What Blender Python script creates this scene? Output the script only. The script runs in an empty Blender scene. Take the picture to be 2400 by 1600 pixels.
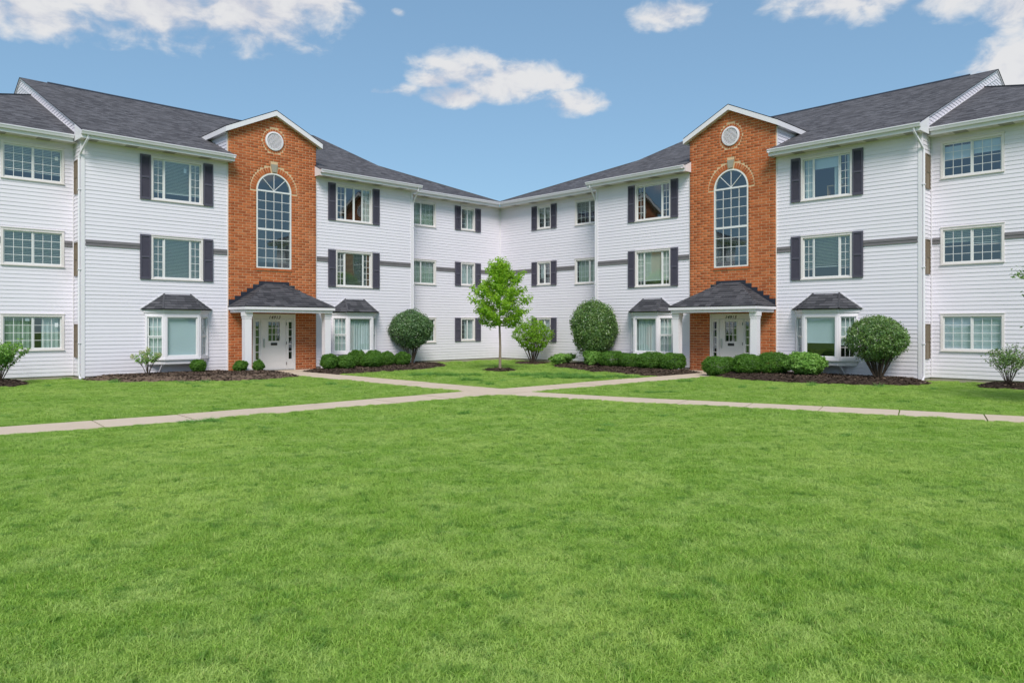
import bpy, math, random
import numpy as np
from mathutils import Matrix, Vector
random.seed(7); rng = np.random.default_rng(11)
scene = bpy.context.scene
COL = scene.collection
R = math.radians

# ------------------------------------------------------------------ camera
cd = bpy.data.cameras.new('camera'); cam = bpy.data.objects.new('camera', cd); COL.objects.link(cam)
cam.location = (0, 0, 1.798); cam.rotation_euler = (R(90), 0, 0)
cd.sensor_fit = 'HORIZONTAL'; cd.sensor_width = 36.0; cd.lens = 1732.26 / 2400 * 36
cd.shift_x = -22.65 / 2400; cd.shift_y = -38.0 / 2400
cd.clip_start = 0.1; cd.clip_end = 6000
scene.camera = cam

# ------------------------------------------------------------------ light, exposure
SUN_EL, SUN_OFF = 46.0, 4.0
scene.view_settings.view_transform = 'Standard'; scene.view_settings.look = 'None'
scene.view_settings.gamma = 1.0; scene.view_settings.use_curve_mapping = False
scene.view_settings.exposure = 0.14
sl = bpy.data.lights.new('sun', 'SUN'); sun = bpy.data.objects.new('sun', sl); COL.objects.link(sun)
sl.energy = 3.0; sl.angle = R(24); sl.color = (1.0, 0.94, 0.885)
sun.rotation_euler = (R(90 - SUN_EL), 0, R(SUN_OFF)); sun.location = (0, -30, 60)
scene.cycles.max_bounces = 8; scene.cycles.transparent_max_bounces = 24
scene.cycles.caustics_reflective = False; scene.cycles.caustics_refractive = False
try:
    scene.cycles.use_denoising = True
except Exception:
    pass


class NT:
    """small helper to write node trees"""
    def __init__(s, tree):
        s.t = tree; s.n = tree.nodes; s.l = tree.links
    def node(s, typ, **kw):
        n = s.n.new(typ)
        for k, v in kw.items():
            setattr(n, k, v)
        return n
    def put(s, sock, v):
        if isinstance(v, bpy.types.NodeSocket): s.l.new(v, sock)
        elif v is not None: sock.default_value = v
    def math(s, op, a, b=None, c=None, clamp=False):
        n = s.node('ShaderNodeMath', operation=op, use_clamp=clamp)
        s.put(n.inputs[0], a)
        if b is not None: s.put(n.inputs[1], b)
        if c is not None: s.put(n.inputs[2], c)
        return n.outputs[0]
    def noise(s, vec, scale, detail=4, rough=0.55, dist=0.0):
        n = s.node('ShaderNodeTexNoise')
        if vec is not None: s.l.new(vec, n.inputs['Vector'])
        n.inputs['Scale'].default_value = scale; n.inputs['Detail'].default_value = detail
        n.inputs['Roughness'].default_value = rough; n.inputs['Distortion'].default_value = dist
        return n.outputs['Fac']
    def mix(s, fac, a, b, blend='MIX'):
        n = s.node('ShaderNodeMix', data_type='RGBA', blend_type=blend)
        s.put(n.inputs[0], fac)
        for i, v in ((6, a), (7, b)):
            if isinstance(v, bpy.types.NodeSocket): s.l.new(v, n.inputs[i])
            else: n.inputs[i].default_value = (*v[:3], 1)
        return n.outputs[2]
    def rng(s, v, a, b, c=0.0, d=1.0, smooth=False):
        n = s.node('ShaderNodeMapRange'); n.interpolation_type = 'SMOOTHSTEP' if smooth else 'LINEAR'
        s.put(n.inputs[0], v)
        for i, x in enumerate((a, b, c, d)): s.put(n.inputs[i + 1], x)
        return n.outputs[0]
    def scalev(s, vec, xyz):
        n = s.node('ShaderNodeVectorMath', operation='MULTIPLY'); s.l.new(vec, n.inputs[0]); n.inputs[1].default_value = xyz
        return n.outputs[0]


# ------------------------------------------------------------------ sky with clouds
world = bpy.data.worlds.new('World'); scene.world = world; world.use_nodes = True
w = NT(world.node_tree); w.n.clear()
sky = w.node('ShaderNodeTexSky', sky_type='NISHITA', sun_disc=False)
sky.sun_elevation = R(SUN_EL); sky.sun_rotation = R(180 - SUN_OFF); sky.altitude = 200
sky.air_density = 1.0; sky.dust_density = 0.5; sky.ozone_density = 2.6
gm = w.node('ShaderNodeGamma'); w.l.new(sky.outputs[0], gm.inputs[0]); gm.inputs[1].default_value = 0.5
skyc = w.mix(1.0, gm.outputs[0], (1.15, 1.575, 1.87), 'MULTIPLY')
bg = w.node('ShaderNodeBackground'); w.l.new(skyc, bg.inputs[0]); bg.inputs[1].default_value = 0.15
tc = w.node('ShaderNodeTexCoord').outputs['Generated']
sep = w.node('ShaderNodeSeparateXYZ'); w.l.new(tc, sep.inputs[0]); dx, dy, dz = sep.outputs
az = w.math('MULTIPLY', w.math('ARCTAN2', dx, dy), 57.2958)
el = w.math('MULTIPLY', w.math('ARCSINE', dz), 57.2958)
# cloud banks: azimuth, elevation, half width, half height (degrees)
BANKS = [(-33.5, 19.8, 3.6, 1.5), (-27.0, 21.4, 6.4, 2.1), (-19.4, 22.3, 4.8, 2.4), (-15.4, 23.0, 2.6, 1.5), (-31.0, 23.0, 6.0, 1.6),
         (-4.3, 19.0, 3.2, 1.35), (-1.0, 18.5, 3.4, 1.25), (-1.6, 17.9, 3.8, 1.05), (-5.2, 17.2, 2.6, 0.7), (2.4, 18.2, 1.8, 0.7), (3.9, 16.7, 2.2, 0.85), (1.6, 17.2, 1.6, .5),
         (-8.0, 17.4, 2.4, .45), (-10.6, 17.25, .9, .32), (-6.6, 18.2, 1.6, .6), (-9.4, 22.6, .6, .22), (11.4, 22.4, 2.5, 0.9), (24.6, 22.4, 4.8, 1.5), (31.2, 21.4, 3.2, 1.3), (34.0, 19.8, 2.0, 1.4),
         (34.6, 15.9, 3.2, 2.0), (-39.0, 21.5, 5.0, 2.2), (40.5, 15.5, 4.5, 2.4)]
field = None; hgt = None
for a0, e0, ra, re in BANKS:
    u = w.math('DIVIDE', w.math('SUBTRACT', az, a0), ra * 1.25)
    v = w.math('DIVIDE', w.math('SUBTRACT', el, e0), re * 1.25)
    r2 = w.math('ADD', w.math('MULTIPLY', u, u), w.math('MULTIPLY', v, v))
    g = w.math('SUBTRACT', 1.0, r2)
    if re < .55: g = w.math('SUBTRACT', w.math('MULTIPLY', g, .55), .18)      # thin wisps
    g = w.math('MAXIMUM', g, -1.5)
    field = g if field is None else w.math('MAXIMUM', field, g)
cv = w.scalev(tc, (1, 1, 1.7))
n1 = w.noise(cv, 22, 9, 0.56, 0.25)
n2 = w.noise(cv, 5.0, 4, 0.5)
n3 = w.noise(w.scalev(tc, (1, 1, 2.2)), 2.2, 7, 0.58)
# open cumulus field over the rest of the sky (overhead and behind)
wide = w.rng(w.math('MAXIMUM', w.math('SUBTRACT', el, 25.5), w.math('MULTIPLY', w.math('SUBTRACT', w.math('ABSOLUTE', az), 44), 0.45)), 0, 9, 0, 1, True)
lowfade = w.rng(el, 3, 14, 0, 1, True)
gen = w.rng(n3, 0.40, 0.62, -1.2, 0.95)
gen = w.math('ADD', w.math('MULTIPLY', gen, w.math('MULTIPLY', wide, lowfade)), w.math('MULTIPLY', w.math('SUBTRACT', 1.0, w.math('MULTIPLY', wide, lowfade)), -1.5))
field = w.math('MAXIMUM', field, gen)
dens = w.math('ADD', field, w.math('MULTIPLY', w.math('SUBTRACT', n1, 0.47), 4.0))
fac = w.rng(dens, -0.15, 1.25, 0, 0.96, True)
shade = w.rng(w.math('ADD', n1, w.math('MULTIPLY', w.math('SUBTRACT', n2, .5), 0.5)), 0.34, 0.60, 0, 1, True)
ccol = w.mix(shade, (0.62, 0.63, 0.70), (0.80, 0.80, 0.81))
bg2 = w.node('ShaderNodeBackground'); w.l.new(ccol, bg2.inputs[0]); bg2.inputs[1].default_value = 0.90
mx = w.node('ShaderNodeMixShader'); w.l.new(fac, mx.inputs[0]); w.l.new(bg.outputs[0], mx.inputs[1]); w.l.new(bg2.outputs[0], mx.inputs[2])
wo = w.node('ShaderNodeOutputWorld'); w.l.new(mx.outputs[0], wo.inputs[0])


# ------------------------------------------------------------------ materials
def mat(name, build):
    m = bpy.data.materials.new(name); m.use_nodes = True
    t = NT(m.node_tree); t.n.clear(); out = t.node('ShaderNodeOutputMaterial')
    sh = build(t); t.l.new(sh, out.inputs[0]); return m

def prin(t, col, rough=0.5, spec=0.5, bump=None, bs=0.2, bd=0.01, metal=0.0, normal=None):
    p = t.node('ShaderNodeBsdfPrincipled')
    if isinstance(col, bpy.types.NodeSocket): t.l.new(col, p.inputs['Base Color'])
    else: p.inputs['Base Color'].default_value = (*col, 1)
    t.put(p.inputs['Roughness'], rough); p.inputs['Specular IOR Level'].default_value = spec; p.inputs['Metallic'].default_value = metal
    if bump is not None:
        b = t.node('ShaderNodeBump'); b.inputs['Strength'].default_value = bs; b.inputs['Distance'].default_value = bd
        t.l.new(bump, b.inputs['Height']); t.l.new(b.outputs[0], p.inputs['Normal'])
    return p.outputs[0]

def pos(t): return t.node('ShaderNodeNewGeometry').outputs['Position']
def island(t): return t.node('ShaderNodeNewGeometry').outputs['Random Per Island']
def orand(t): return t.node('ShaderNodeObjectInfo').outputs['Random']
def rnd(t): return t.math('FRACT', t.math('ADD', island(t), orand(t)))

def simple(name, a, b, scale=3.0, rough=0.5, spec=0.4, bs=0.0, bscale=60):
    def f(t):
        p = pos(t); c = t.mix(t.noise(p, scale, 5), a, b)
        return prin(t, c, rough, spec, t.noise(p, bscale, 3) if bs else None, bs)
    return mat(name, f)

def siding_f(t):
    p = pos(t)
    streak = t.noise(t.scalev(p, (1.1, 1.1, 0.25)), 1.2, 5, .6)
    c = t.mix(streak, (0.765, 0.73, 0.79), (0.825, 0.785, 0.845))
    c = t.mix(t.math('MULTIPLY', orand(t), 0.5), c, (0.785, 0.745, 0.81))
    z = t.node('ShaderNodeSeparateXYZ'); t.l.new(p, z.inputs[0])
    splash = t.math('MULTIPLY', t.rng(z.outputs[2], 0.75, 0.05, 0, 0.45), t.noise(t.scalev(p, (3, 3, 1)), 2.0, 4))
    c = t.mix(splash, c, (0.50, 0.47, 0.42))
    return prin(t, c, 0.48, 0.35, t.noise(t.scalev(p, (6, 6, 60)), 4, 3), 0.12, 0.002)
M_SIDING = mat('vinyl_siding', siding_f)
M_TRIM = simple('white_trim', (0.775, 0.745, 0.775), (0.825, 0.795, 0.825), 2.0, 0.42, 0.4)
M_CASING = simple('cream_casing', (0.735, 0.685, 0.665), (0.80, 0.75, 0.735), 2.5, 0.42, 0.4)
M_SASH = simple('white_sash', (0.74, 0.74, 0.73), (0.80, 0.80, 0.795), 2.5, 0.35, 0.5)
M_GUTTER = simple('gutter_white', (0.735, 0.71, 0.755), (0.81, 0.785, 0.83), 1.5, 0.3, 0.5)
M_SOFFIT = simple('soffit', (0.66, 0.605, 0.56), (0.73, 0.68, 0.64), 2.5, 0.5, 0.3)
M_SOFFITVENT = simple('soffit_vent', (0.30, 0.28, 0.25), (0.40, 0.37, 0.33), 9, 0.6, 0.2)
M_SHUTTER = simple('slate_shutter', (0.075, 0.070, 0.098), (0.10, 0.094, 0.125), 5, 0.45, 0.4, .1, 90)
M_BAND = simple('grey_band', (0.135, 0.125, 0.132), (0.19, 0.178, 0.182), 4, 0.5, 0.35)
M_BRONZE = simple('bronze_frame', (0.17, 0.13, 0.09), (0.22, 0.17, 0.12), 6, 0.5, 0.3)
M_SCREEN = simple('brown_screen', (0.20, 0.155, 0.11), (0.26, 0.21, 0.155), 8, 0.6, 0.3)
M_FLASH = simple('navy_flashing', (0.020, 0.023, 0.036), (0.032, 0.035, 0.05), 6, 0.5, 0.4)
M_STONE = simple('keystone', (0.30, 0.28, 0.22), (0.40, 0.37, 0.30), 12, 0.8, 0.2, .3)
M_MORTAR = simple('mortar', (0.62, 0.43, 0.25), (0.74, 0.54, 0.34), 7, 0.9, 0.1, .3)
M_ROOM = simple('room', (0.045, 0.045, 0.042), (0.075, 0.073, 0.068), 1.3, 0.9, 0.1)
M_STAIR = simple('stairwell_paint', (0.30, 0.31, 0.32), (0.38, 0.385, 0.39), 1.3, 0.9, 0.1)
M_BLIND = simple('blind', (0.76, 0.78, 0.73), (0.82, 0.83, 0.78), 2, 0.6, 0.2)
M_CURTAIN = simple('curtain', (0.62, 0.68, 0.66), (0.74, 0.79, 0.77), 3, 0.9, 0.05)
M_CURTAIN_G = simple('green_curtain', (0.40, 0.49, 0.40), (0.52, 0.60, 0.50), 3, 0.9, 0.05)
M_SHADE = simple('roller_shade', (0.70, 0.77, 0.85), (0.77, 0.83, 0.90), 1.2, 0.8, 0.1)
M_SHADE_C = simple('cream_shade', (0.60, 0.64, 0.52), (0.66, 0.70, 0.58), 1.2, 0.8, 0.1)
M_DOOR = simple('door_paint', (0.725, 0.695, 0.68), (0.78, 0.75, 0.735), 2, 0.38, 0.45)
M_BLACK = simple('black_metal', (0.015, 0.015, 0.016), (0.03, 0.03, 0.03), 9, 0.4, 0.5)
M_CHROME = mat('brushed_metal', lambda t: prin(t, (0.55, 0.55, 0.54), 0.35, 0.5, metal=0.9))
M_LETTER = simple('dark_lettering', (0.045, 0.038, 0.030), (0.06, 0.05, 0.04), 9, 0.5, 0.3)
M_CONC = simple('foundation', (0.30, 0.26, 0.21), (0.42, 0.37, 0.31), 4, 0.9, 0.1, .4)
M_STICKER = simple('sticker', (0.70, 0.76, 0.78), (0.75, 0.80, 0.82), 4, 0.6, 0.2)
M_TERRA = simple('white_pot', (0.7, 0.7, 0.68), (0.76, 0.75, 0.73), 4, 0.5, 0.3)
M_WOOD = simple('light_wood', (0.42, 0.28, 0.13), (0.50, 0.34, 0.17), 5, 0.5, 0.3)

def brick_f(t):
    p = pos(t); r = rnd(t)
    c = t.mix(r, (0.36, 0.092, 0.030), (0.62, 0.18, 0.060))
    c = t.mix(t.rng(r, 0.86, 1.0, 0, 0.8), c, (0.55, 0.19, 0.075))
    c = t.mix(t.math('MULTIPLY', t.noise(p, 24, 4, .7), 0.4), c, (0.33, 0.085, 0.035))
    z = t.node('ShaderNodeSeparateXYZ'); t.l.new(p, z.inputs[0])
    wet = t.math('MULTIPLY', t.rng(z.outputs[2], 0.7, 0.0, 0, 0.55), t.noise(p, 1.6, 4))
    c = t.mix(wet, c, (0.20, 0.07, 0.04))
    lime = t.math('MULTIPLY', t.rng(t.noise(t.scalev(p, (1, 1, .6)), 1.1, 5, .6), .58, .8), 0.30)
    c = t.mix(lime, c, (0.55, 0.30, 0.18))
    return prin(t, c, 0.82, 0.2, t.noise(p, 70, 4, .7), 0.5, 0.004)
M_BRICK = mat('red_brick', brick_f)

def roof_f(t):
    uv = t.node('ShaderNodeUVMap').outputs[0]
    b = t.node('ShaderNodeTexBrick'); b.offset = 0.37; b.squash = 1.0
    t.l.new(uv, b.inputs['Vector'])
    b.inputs['Color1'].default_value = (0, 0, 0, 1); b.inputs['Color2'].default_value = (1, 1, 1, 1); b.inputs['Mortar'].default_value = (0.2, 0.2, 0.2, 1)
    b.inputs['Scale'].default_value = 1.0; b.inputs['Mortar Size'].default_value = 0.006; b.inputs['Mortar Smooth'].default_value = 0.2; b.inputs['Bias'].default_value = 0
    b.inputs['Brick Width'].default_value = 0.27; b.inputs['Row Height'].default_value = 0.14
    sx = t.node('ShaderNodeSeparateXYZ'); t.l.new(uv, sx.inputs[0])
    row = t.math('FRACT', t.math('DIVIDE', sx.outputs[1], 0.14))
    patch = t.noise(uv, 0.55, 4, .6); patch2 = t.noise(t.scalev(uv, (1.0, 2.2, 1)), 3.3, 4, .7)
    c = t.mix(b.outputs['Color'], (0.022, 0.022, 0.028), (0.185, 0.182, 0.20))
    wv = t.noise(t.scalev(uv, (1.0, 3.2, 1)), 2.6, 5, .75)
    c = t.mix(t.rng(wv, .40, .66, 0, .75), c, (0.040, 0.038, 0.044))
    c = t.mix(t.rng(patch2, .52, .74, 0, .6), c, (0.185, 0.18, 0.19))
    c = t.mix(t.rng(patch, .45, .7, 0, .3), c, (0.105, 0.10, 0.108))
    gr = t.noise(uv, 90, 2, .6)
    c = t.mix(t.math('MULTIPLY', gr, .4), c, (0.11, 0.105, 0.11))
    hgt = t.math('ADD', t.math('MULTIPLY', t.math('SUBTRACT', 1.0, row), 1.0), t.math('MULTIPLY', b.outputs['Color'], .35))
    return prin(t, c, 0.88, 0.25, hgt, 0.9, 0.02)
M_ROOF = mat('asphalt_shingle_roof', roof_f)

def shingle_f(t):
    p = pos(t); r = rnd(t)
    c = t.mix(r, (0.034, 0.035, 0.042), (0.115, 0.113, 0.125))
    c = t.mix(t.math('MULTIPLY', t.noise(p, 130, 2, .7), .5), c, (0.085, 0.085, 0.092))
    return prin(t, c, 0.9, 0.2, t.noise(p, 160, 2), 0.5, 0.003)
M_SHINGLE = mat('asphalt_shingle', shingle_f)

def glass_f(t):
    tr = t.node('ShaderNodeBsdfTransparent'); tr.inputs[0].default_value = (0.80, 0.88, 0.885, 1)
    gl = t.node('ShaderNodeBsdfGlossy'); gl.inputs[0].default_value = (0.92, 0.96, 1.0, 1); gl.inputs['Roughness'].default_value = 0.015
    n = t.noise(pos(t), 0.9, 2, .4); b = t.node('ShaderNodeBump'); b.inputs['Strength'].default_value = 0.10; b.inputs['Distance'].default_value = 0.02
    t.l.new(n, b.inputs['Height']); t.l.new(b.outputs[0], gl.inputs['Normal'])
    fr = t.node('ShaderNodeFresnel'); bf = t.node('ShaderNodeNewGeometry').outputs['Backfacing']
    t.l.new(t.math('SUBTRACT', 1.55, t.math('MULTIPLY', bf, 1.55 - 1 / 1.55)), fr.inputs[0])   # a thin pane: the same from both sides
    k = t.math('ADD', t.math('MULTIPLY', fr.outputs[0], 1.5), 0.09, clamp=True)
    m = t.node('ShaderNodeMixShader'); t.l.new(k, m.inputs[0]); t.l.new(tr.outputs[0], m.inputs[1]); t.l.new(gl.outputs[0], m.inputs[2])
    return m.outputs[0]
M_GLASS = mat('window_glass', glass_f)

def leaf_mat(name, a, b, c3, tr=0.35, scale=2.5, spec=0.35, rough=0.45):
    def f(t):
        p = pos(t); r = island(t)
        c = t.mix(r, a, b); c = t.mix(t.rng(t.noise(p, scale, 3), .45, .75, 0, .7), c, c3)
        pr = prin(t, c, rough, spec)
        tl = t.node('ShaderNodeBsdfTranslucent'); t.l.new(t.mix(0.5, c, (c3[0] * 1.3, c3[1] * 1.4, c3[2] * .7)), tl.inputs[0])
        m = t.node('ShaderNodeMixShader'); m.inputs[0].default_value = tr; t.l.new(pr, m.inputs[1]); t.l.new(tl.outputs[0], m.inputs[2])
        return m.outputs[0]
    return mat(name, f)
M_BOX = leaf_mat('boxwood_leaf', (0.055, 0.15, 0.020), (0.13, 0.28, 0.035), (0.17, 0.34, 0.04), .35, 5)
M_DARK = leaf_mat('viburnum_leaf', (0.055, 0.135, 0.045), (0.16, 0.28, 0.105), (0.18, 0.30, 0.09), .22, 4, .7, .30)
M_MID = leaf_mat('privet_leaf', (0.06, 0.15, 0.042), (0.19, 0.32, 0.085), (0.27, 0.39, 0.10), .28, 4, .65, .32)
M_LIME = leaf_mat('lime_leaf', (0.10, 0.25, 0.014), (0.26, 0.47, 0.03), (0.36, 0.55, 0.05), .4, 3)
M_TREE = leaf_mat('tree_leaf', (0.17, 0.36, 0.03), (0.38, 0.60, 0.055), (0.48, 0.68, 0.08), .5, 1.6)
M_HYD = leaf_mat('hydrangea_leaf', (0.12, 0.28, 0.045), (0.27, 0.48, 0.10), (0.34, 0.54, 0.14), .35, 4)
M_FLOWER = leaf_mat('hydrangea_flower', (0.42, 0.46, 0.22), (0.58, 0.60, 0.32), (0.55, 0.60, 0.30), .3, 4)
M_BARK = simple('bark', (0.20, 0.155, 0.115), (0.34, 0.275, 0.21), 14, 0.9, 0.1, .6, 60)
M_STEM = simple('stem', (0.055, 0.040, 0.030), (0.12, 0.092, 0.07), 18, 0.9, 0.1, .5, 60)
M_DRY = simple('dry_stalk', (0.36, 0.26, 0.16), (0.50, 0.38, 0.25), 20, 0.9, 0.1)

def grass_f(t):
    p = pos(t); r = island(t)
    big = t.noise(p, 0.33, 4, .6); mid = t.noise(p, 1.7, 4, .65); fine = t.noise(p, 6.5, 3, .6)
    c = t.mix(r, (0.195, 0.385, 0.045), (0.48, 0.69, 0.145))
    c = t.mix(t.rng(mid, .44, .66, 0, .7), c, (0.56, 0.71, 0.23))
    c = t.mix(t.rng(big, .48, .64, 0, .55), c, (0.58, 0.72, 0.20))
    c = t.mix(t.rng(fine, .52, .70, 0, .8), c, (0.11, 0.28, 0.045))
    c = t.mix(t.rng(r, .955, .97, 0, .55), c, (0.42, 0.38, 0.17))
    pr = prin(t, c, 0.5, 0.3)
    tl = t.node('ShaderNodeBsdfTranslucent'); t.l.new(t.mix(0.4, c, (0.56, 0.76, 0.10)), tl.inputs[0])
    m = t.node('ShaderNodeMixShader'); m.inputs[0].default_value = 0.42; t.l.new(pr, m.inputs[1]); t.l.new(tl.outputs[0], m.inputs[2])
    return m.outputs[0]
M_GRASS = mat('grass_blade', grass_f)
M_TUFT = leaf_mat('coarse_grass', (0.12, 0.29, 0.055), (0.22, 0.43, 0.10), (0.26, 0.46, 0.10), .35, 4)

def ground_f(t):
    p = pos(t)
    c = t.mix(t.noise(p, 1.7, 5, .65), (0.13, 0.25, 0.04), (0.25, 0.40, 0.09))
    c = t.mix(t.math('MULTIPLY', t.noise(p, 30, 4, .7), .5), c, (0.07, 0.08, 0.025))
    return prin(t, c, 0.95, 0.1, t.noise(p, 60, 4), 0.7, 0.02)
M_GROUND = mat('lawn_soil', ground_f)

def path_f(t):
    p = pos(t); r = orand(t)
    c = t.mix(t.noise(p, 2.2, 5, .6), (0.54, 0.43, 0.325), (0.66, 0.54, 0.42))
    c = t.mix(t.math('MULTIPLY', r, .3), c, (0.68, 0.565, 0.45))
    c = t.mix(t.rng(t.noise(p, 45, 3, .7), .5, .8, 0, .35), c, (0.40, 0.33, 0.265))
    c = t.mix(t.rng(t.noise(p, .8, 5, .7), .58, .74, 0, .35), c, (0.40, 0.335, 0.27))
    return prin(t, c, 0.88, 0.2, t.noise(p, 120, 3), 0.35, 0.003)
M_PATH = mat('concrete_path', path_f)

def mulch_f(t):
    p = pos(t); r = island(t)
    c = t.mix(r, (0.036, 0.025, 0.019), (0.145, 0.100, 0.074))
    c = t.mix(t.rng(r, .90, .95, 0, .8), c, (0.24, 0.175, 0.125))
    return prin(t, c, 0.92, 0.15, t.noise(p, 70, 4, .7), 0.8, 0.02)
M_MULCH = mat('dark_mulch', mulch_f)


# ------------------------------------------------------------------ mesh helpers
class MB:
    """collects vertices and faces; m = -1 mirrors the first axis (and turns the faces)"""
    def __init__(s, m=1):
        s.v = []; s.f = []; s.uv = []; s.m = m
    def add(s, pts, faces, uvs=None):
        k = len(s.v); s.v += [(s.m * p[0], p[1], p[2]) for p in pts]
        for i, fc in enumerate(faces):
            fc = [k + j for j in fc]; u = uvs[i] if uvs else None
            if s.m < 0:
                fc = fc[::-1]; u = u[::-1] if u else None
            s.f.append(fc); s.uv.append(u)
        return s
    def box(s, x0, x1, y0, y1, z0, z1):
        return s.add([(x0, y0, z0), (x1, y0, z0), (x1, y1, z0), (x0, y1, z0), (x0, y0, z1), (x1, y0, z1), (x1, y1, z1), (x0, y1, z1)],
                     [(0, 3, 2, 1), (4, 5, 6, 7), (0, 1, 5, 4), (1, 2, 6, 5), (2, 3, 7, 6), (3, 0, 4, 7)])
    def prism(s, poly, d):
        """polygon (3-D points) thickened by vector d"""
        n = len(poly); pts = list(poly) + [tuple(p[i] + d[i] for i in range(3)) for p in poly]
        return s.add(pts, [tuple(range(n))[::-1], tuple(range(n, 2 * n))] + [(i, (i + 1) % n, n + (i + 1) % n, n + i) for i in range(n)])
    def tube(s, path, rad, sides=6):
        """round tube through points; rad may be a list"""
        path = [Vector(p) for p in path]; n = len(path); rr = rad if hasattr(rad, '__len__') else [rad] * n
        pts = []
        for i, p in enumerate(path):
            d = (path[min(i + 1, n - 1)] - path[max(i - 1, 0)]).normalized()
            a = d.orthogonal().normalized() if abs(d.z) > .95 else d.cross(Vector((0, 0, 1))).normalized()
            b = d.cross(a)
            for k in range(sides):
                t = 2 * math.pi * (k + .5) / sides; pts.append(tuple(p + (a * math.cos(t) + b * math.sin(t)) * rr[i]))
        fc = [(i * sides + k, i * sides + (k + 1) % sides, (i + 1) * sides + (k + 1) % sides, (i + 1) * sides + k) for i in range(n - 1) for k in range(sides)]
        fc += [tuple(range(sides))[::-1], tuple((n - 1) * sides + k for k in range(sides))]
        return s.add(pts, fc)
    def ring(s, x0, x1, z0, z1, wd, y0, y1):
        """rectangular frame standing in the x-z plane, butt-jointed"""
        s.box(x0, x0 + wd, y0, y1, z0, z1); s.box(x1 - wd, x1, y0, y1, z0, z1)
        s.box(x0 + wd, x1 - wd, y0, y1, z0, z0 + wd); s.box(x0 + wd, x1 - wd, y0, y1, z1 - wd, z1); return s
    def mesh(s, name, material):
        me = bpy.data.meshes.new(name); me.from_pydata(s.v, [], s.f)
        if any(u for u in s.uv):
            l = me.uv_layers.new(name='UVMap'); k = 0
            for u, fc in zip(s.uv, s.f):
                for j in range(len(fc)):
                    l.data[k].uv = u[j] if u else (0, 0); k += 1
        me.materials.append(material); me.update(); return me

def obj(name, me, parent=None, M=None, material=None, kind=None, label=None):
    if isinstance(me, MB): me = me.mesh(name, material)
    o = bpy.data.objects.new(name, me); COL.objects.link(o)
    if parent is not None: o.parent = parent
    if M is not None: o.matrix_basis = M
    if kind: o['kind'] = kind
    if label: o['label'] = label
    return o

def thing(name, label, cat, M=None, group=None, me=None):
    o = bpy.data.objects.new(name, me); COL.objects.link(o)
    if M is not None: o.matrix_basis = M
    o['label'] = label; o['category'] = cat
    if group: o['group'] = group
    return o

def np_mesh(name, verts, faces, material):
    """fast mesh from arrays; faces (n,k)"""
    me = bpy.data.meshes.new(name); nv, nf, k = len(verts), len(faces), faces.shape[1]
    me.vertices.add(nv); me.vertices.foreach_set('co', np.ascontiguousarray(verts, dtype=np.float32).ravel())
    me.loops.add(nf * k); me.loops.foreach_set('vertex_index', np.ascontiguousarray(faces, dtype=np.int32).ravel())
    me.polygons.add(nf); me.polygons.foreach_set('loop_start', np.arange(0, nf * k, k, dtype=np.int32))
    me.update(calc_edges=True); me.materials.append(material); return me

T = Matrix.Translation
def S3(x, y, z): return Matrix.Diagonal((x, y, z, 1))
def RZ(a): return Matrix.Rotation(a, 4, 'Z')
def RY(a): return Matrix.Rotation(a, 4, 'Y')

UNIT_PANE = MB().add([(0, 0, 0), (1, 0, 0), (1, 0, 1), (0, 0, 1)], [(0, 3, 2, 1)]).mesh('pane', M_GLASS)
# a brick with a slightly chamfered face, unit size, origin at its left bottom back corner
def _brick():
    c, d = 0.012, 0.06
    b = MB(); b.add([(0, 0, 0), (1, 0, 0), (1, 0, 1), (0, 0, 1), (0, .75, 0), (1, .75, 0), (1, .75, 1), (0, .75, 1), (c, 1, d), (1 - c, 1, d), (1 - c, 1, 1 - d), (c, 1, 1 - d)],
                    [(0, 4, 5, 1), (1, 5, 6, 2), (2, 6, 7, 3), (3, 7, 4, 0), (4, 8, 9, 5), (5, 9, 10, 6), (6, 10, 11, 7), (7, 11, 8, 4), (8, 11, 10, 9)])
    return b
UNIT_BRICK = _brick().mesh('brick', M_BRICK)


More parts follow.
